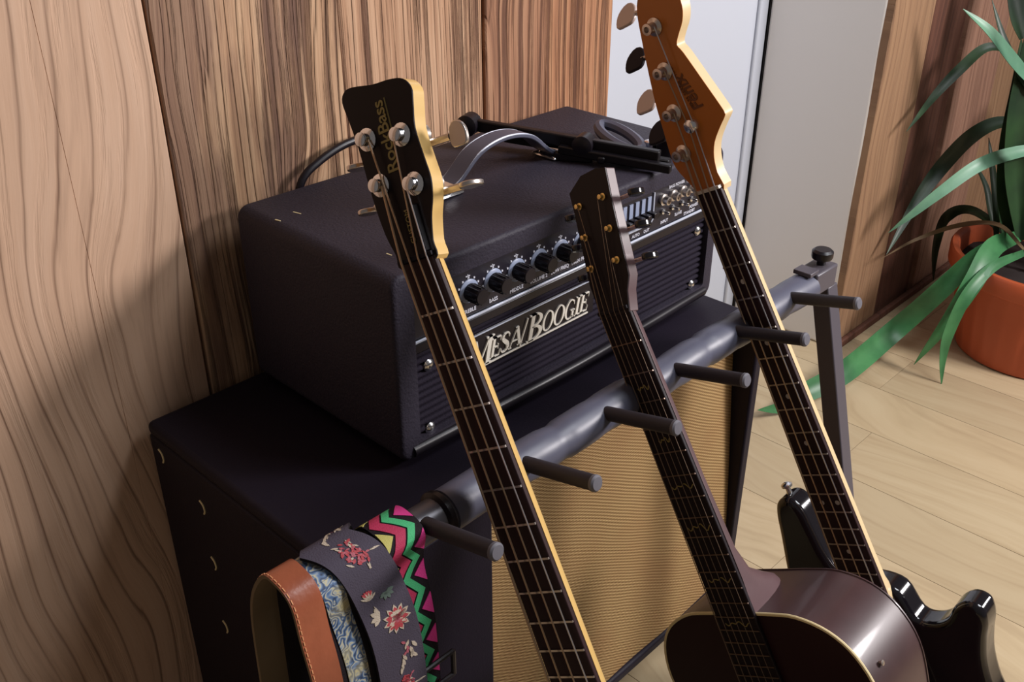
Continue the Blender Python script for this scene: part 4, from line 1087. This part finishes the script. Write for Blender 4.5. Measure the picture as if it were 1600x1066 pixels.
def leaf(pts, wmax, mt, fold=.25, peak=.4, name='leaf', facing=None):
    pts = [p*min(1, .945/p.y) + Vector((0, 0, H))*(1-min(1, .945/p.y)) for p in pts]     # keep clear of the wall
    path = spline(pts, 7); n = len(path); mb = MB(); rows = []; rows2 = []
    tip_dir = facing or Vector((-.55, -.6, .6))
    for i, p in enumerate(path):
        t = i/(n-1); T_ = (path[min(i+1, n-1)]-path[max(i-1, 0)]).normalized()
        nn = (tip_dir-T_*tip_dir.dot(T_)).normalized(); sd = T_.cross(nn)
        if t < peak: w = wmax*(.55+.45*math.sin(PI/2*t/peak))
        else: w = wmax*math.cos(PI/2*(t-peak)/(1-peak))**.8
        w = max(w, .0008)/2
        row = [p+sd*w*q+nn*(abs(q)*w*fold) for q in (-1, -.5, 0, .5, 1)]
        rows.append(row); rows2.append([r-nn*.0012 for r in row])
    mb.strip(rows); mb.strip(rows2); mb.strip([[r[0] for r in rows], [r[0] for r in rows2]]); mb.strip([[r[-1] for r in rows], [r[-1] for r in rows2]])
    mb.strip([rows[0], rows2[0]]); mb.strip([rows[-1], rows2[-1]])
    return part(name, mb, M[mt], pot, smooth=70)
A = at_x
leaf([A(1585, 372, 2.58), A(1530, 398, 2.44), A(1470, 452, 2.36), A(1395, 518, 2.32), at_z(1318, 582, -1.275), at_z(1262, 612, -1.295), at_z(1222, 636, -1.305), at_z(1184, 641, -1.308)], .056, 'leaf', peak=.55)
leaf([A(1640, 232, 2.62), A(1590, 238, 2.55), A(1530, 258, 2.44), A(1470, 300, 2.36), A(1425, 335, 2.32), A(1388, 364, 2.30)], .032, 'leaf_pale', peak=.3)
leaf([A(1590, 370, 2.58), A(1550, 388, 2.44), A(1520, 440, 2.35), A(1478, 505, 2.31), A(1428, 570, 2.29)], .052, 'leaf', peak=.35)
leaf([A(1600, 395, 2.52), A(1550, 418, 2.40), A(1510, 462, 2.32), A(1482, 520, 2.29), A(1473, 560, 2.285), A(1471, 603, 2.285)], .030, 'leaf', peak=.45)
leaf([A(1612, 130, 2.55), A(1580, 92, 2.48), A(1545, 48, 2.42), A(1505, 14, 2.38)], .034, 'leaf_pale', peak=.25)
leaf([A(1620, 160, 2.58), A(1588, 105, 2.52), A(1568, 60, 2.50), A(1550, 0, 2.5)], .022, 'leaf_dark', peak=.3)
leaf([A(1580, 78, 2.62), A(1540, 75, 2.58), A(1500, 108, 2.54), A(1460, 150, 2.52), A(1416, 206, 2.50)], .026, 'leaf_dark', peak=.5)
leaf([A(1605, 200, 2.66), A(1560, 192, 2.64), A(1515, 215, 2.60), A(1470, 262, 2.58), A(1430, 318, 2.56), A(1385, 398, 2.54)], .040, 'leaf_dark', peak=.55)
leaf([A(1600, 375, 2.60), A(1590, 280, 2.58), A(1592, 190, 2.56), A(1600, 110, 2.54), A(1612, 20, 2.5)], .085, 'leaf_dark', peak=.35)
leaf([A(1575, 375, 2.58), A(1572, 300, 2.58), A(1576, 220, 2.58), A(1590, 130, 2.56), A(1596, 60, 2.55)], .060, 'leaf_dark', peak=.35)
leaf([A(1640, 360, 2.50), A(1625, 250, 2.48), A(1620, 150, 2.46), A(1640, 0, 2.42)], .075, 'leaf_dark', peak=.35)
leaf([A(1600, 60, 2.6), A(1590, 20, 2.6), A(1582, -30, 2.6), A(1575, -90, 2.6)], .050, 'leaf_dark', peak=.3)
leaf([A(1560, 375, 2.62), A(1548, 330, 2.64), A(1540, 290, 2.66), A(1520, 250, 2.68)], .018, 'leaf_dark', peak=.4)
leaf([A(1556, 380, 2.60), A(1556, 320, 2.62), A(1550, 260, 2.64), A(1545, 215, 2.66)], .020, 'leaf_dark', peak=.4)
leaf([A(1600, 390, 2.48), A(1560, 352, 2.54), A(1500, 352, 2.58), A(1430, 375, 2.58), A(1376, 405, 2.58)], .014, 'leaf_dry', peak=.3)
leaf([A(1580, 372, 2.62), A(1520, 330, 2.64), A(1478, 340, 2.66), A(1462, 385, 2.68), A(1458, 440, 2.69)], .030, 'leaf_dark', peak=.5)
leaf([PC+Vector((.02, -.03, .25)), PC+Vector((.12, -.12, .45)), PC+Vector((.25, -.25, .50)), PC+Vector((.36, -.36, .40))], .045, 'leaf', peak=.35)
leaf([PC+Vector((.03, .02, .25)), PC+Vector((.16, .08, .55)), PC+Vector((.30, .14, .62)), PC+Vector((.42, .2, .52))], .045, 'leaf', peak=.35)
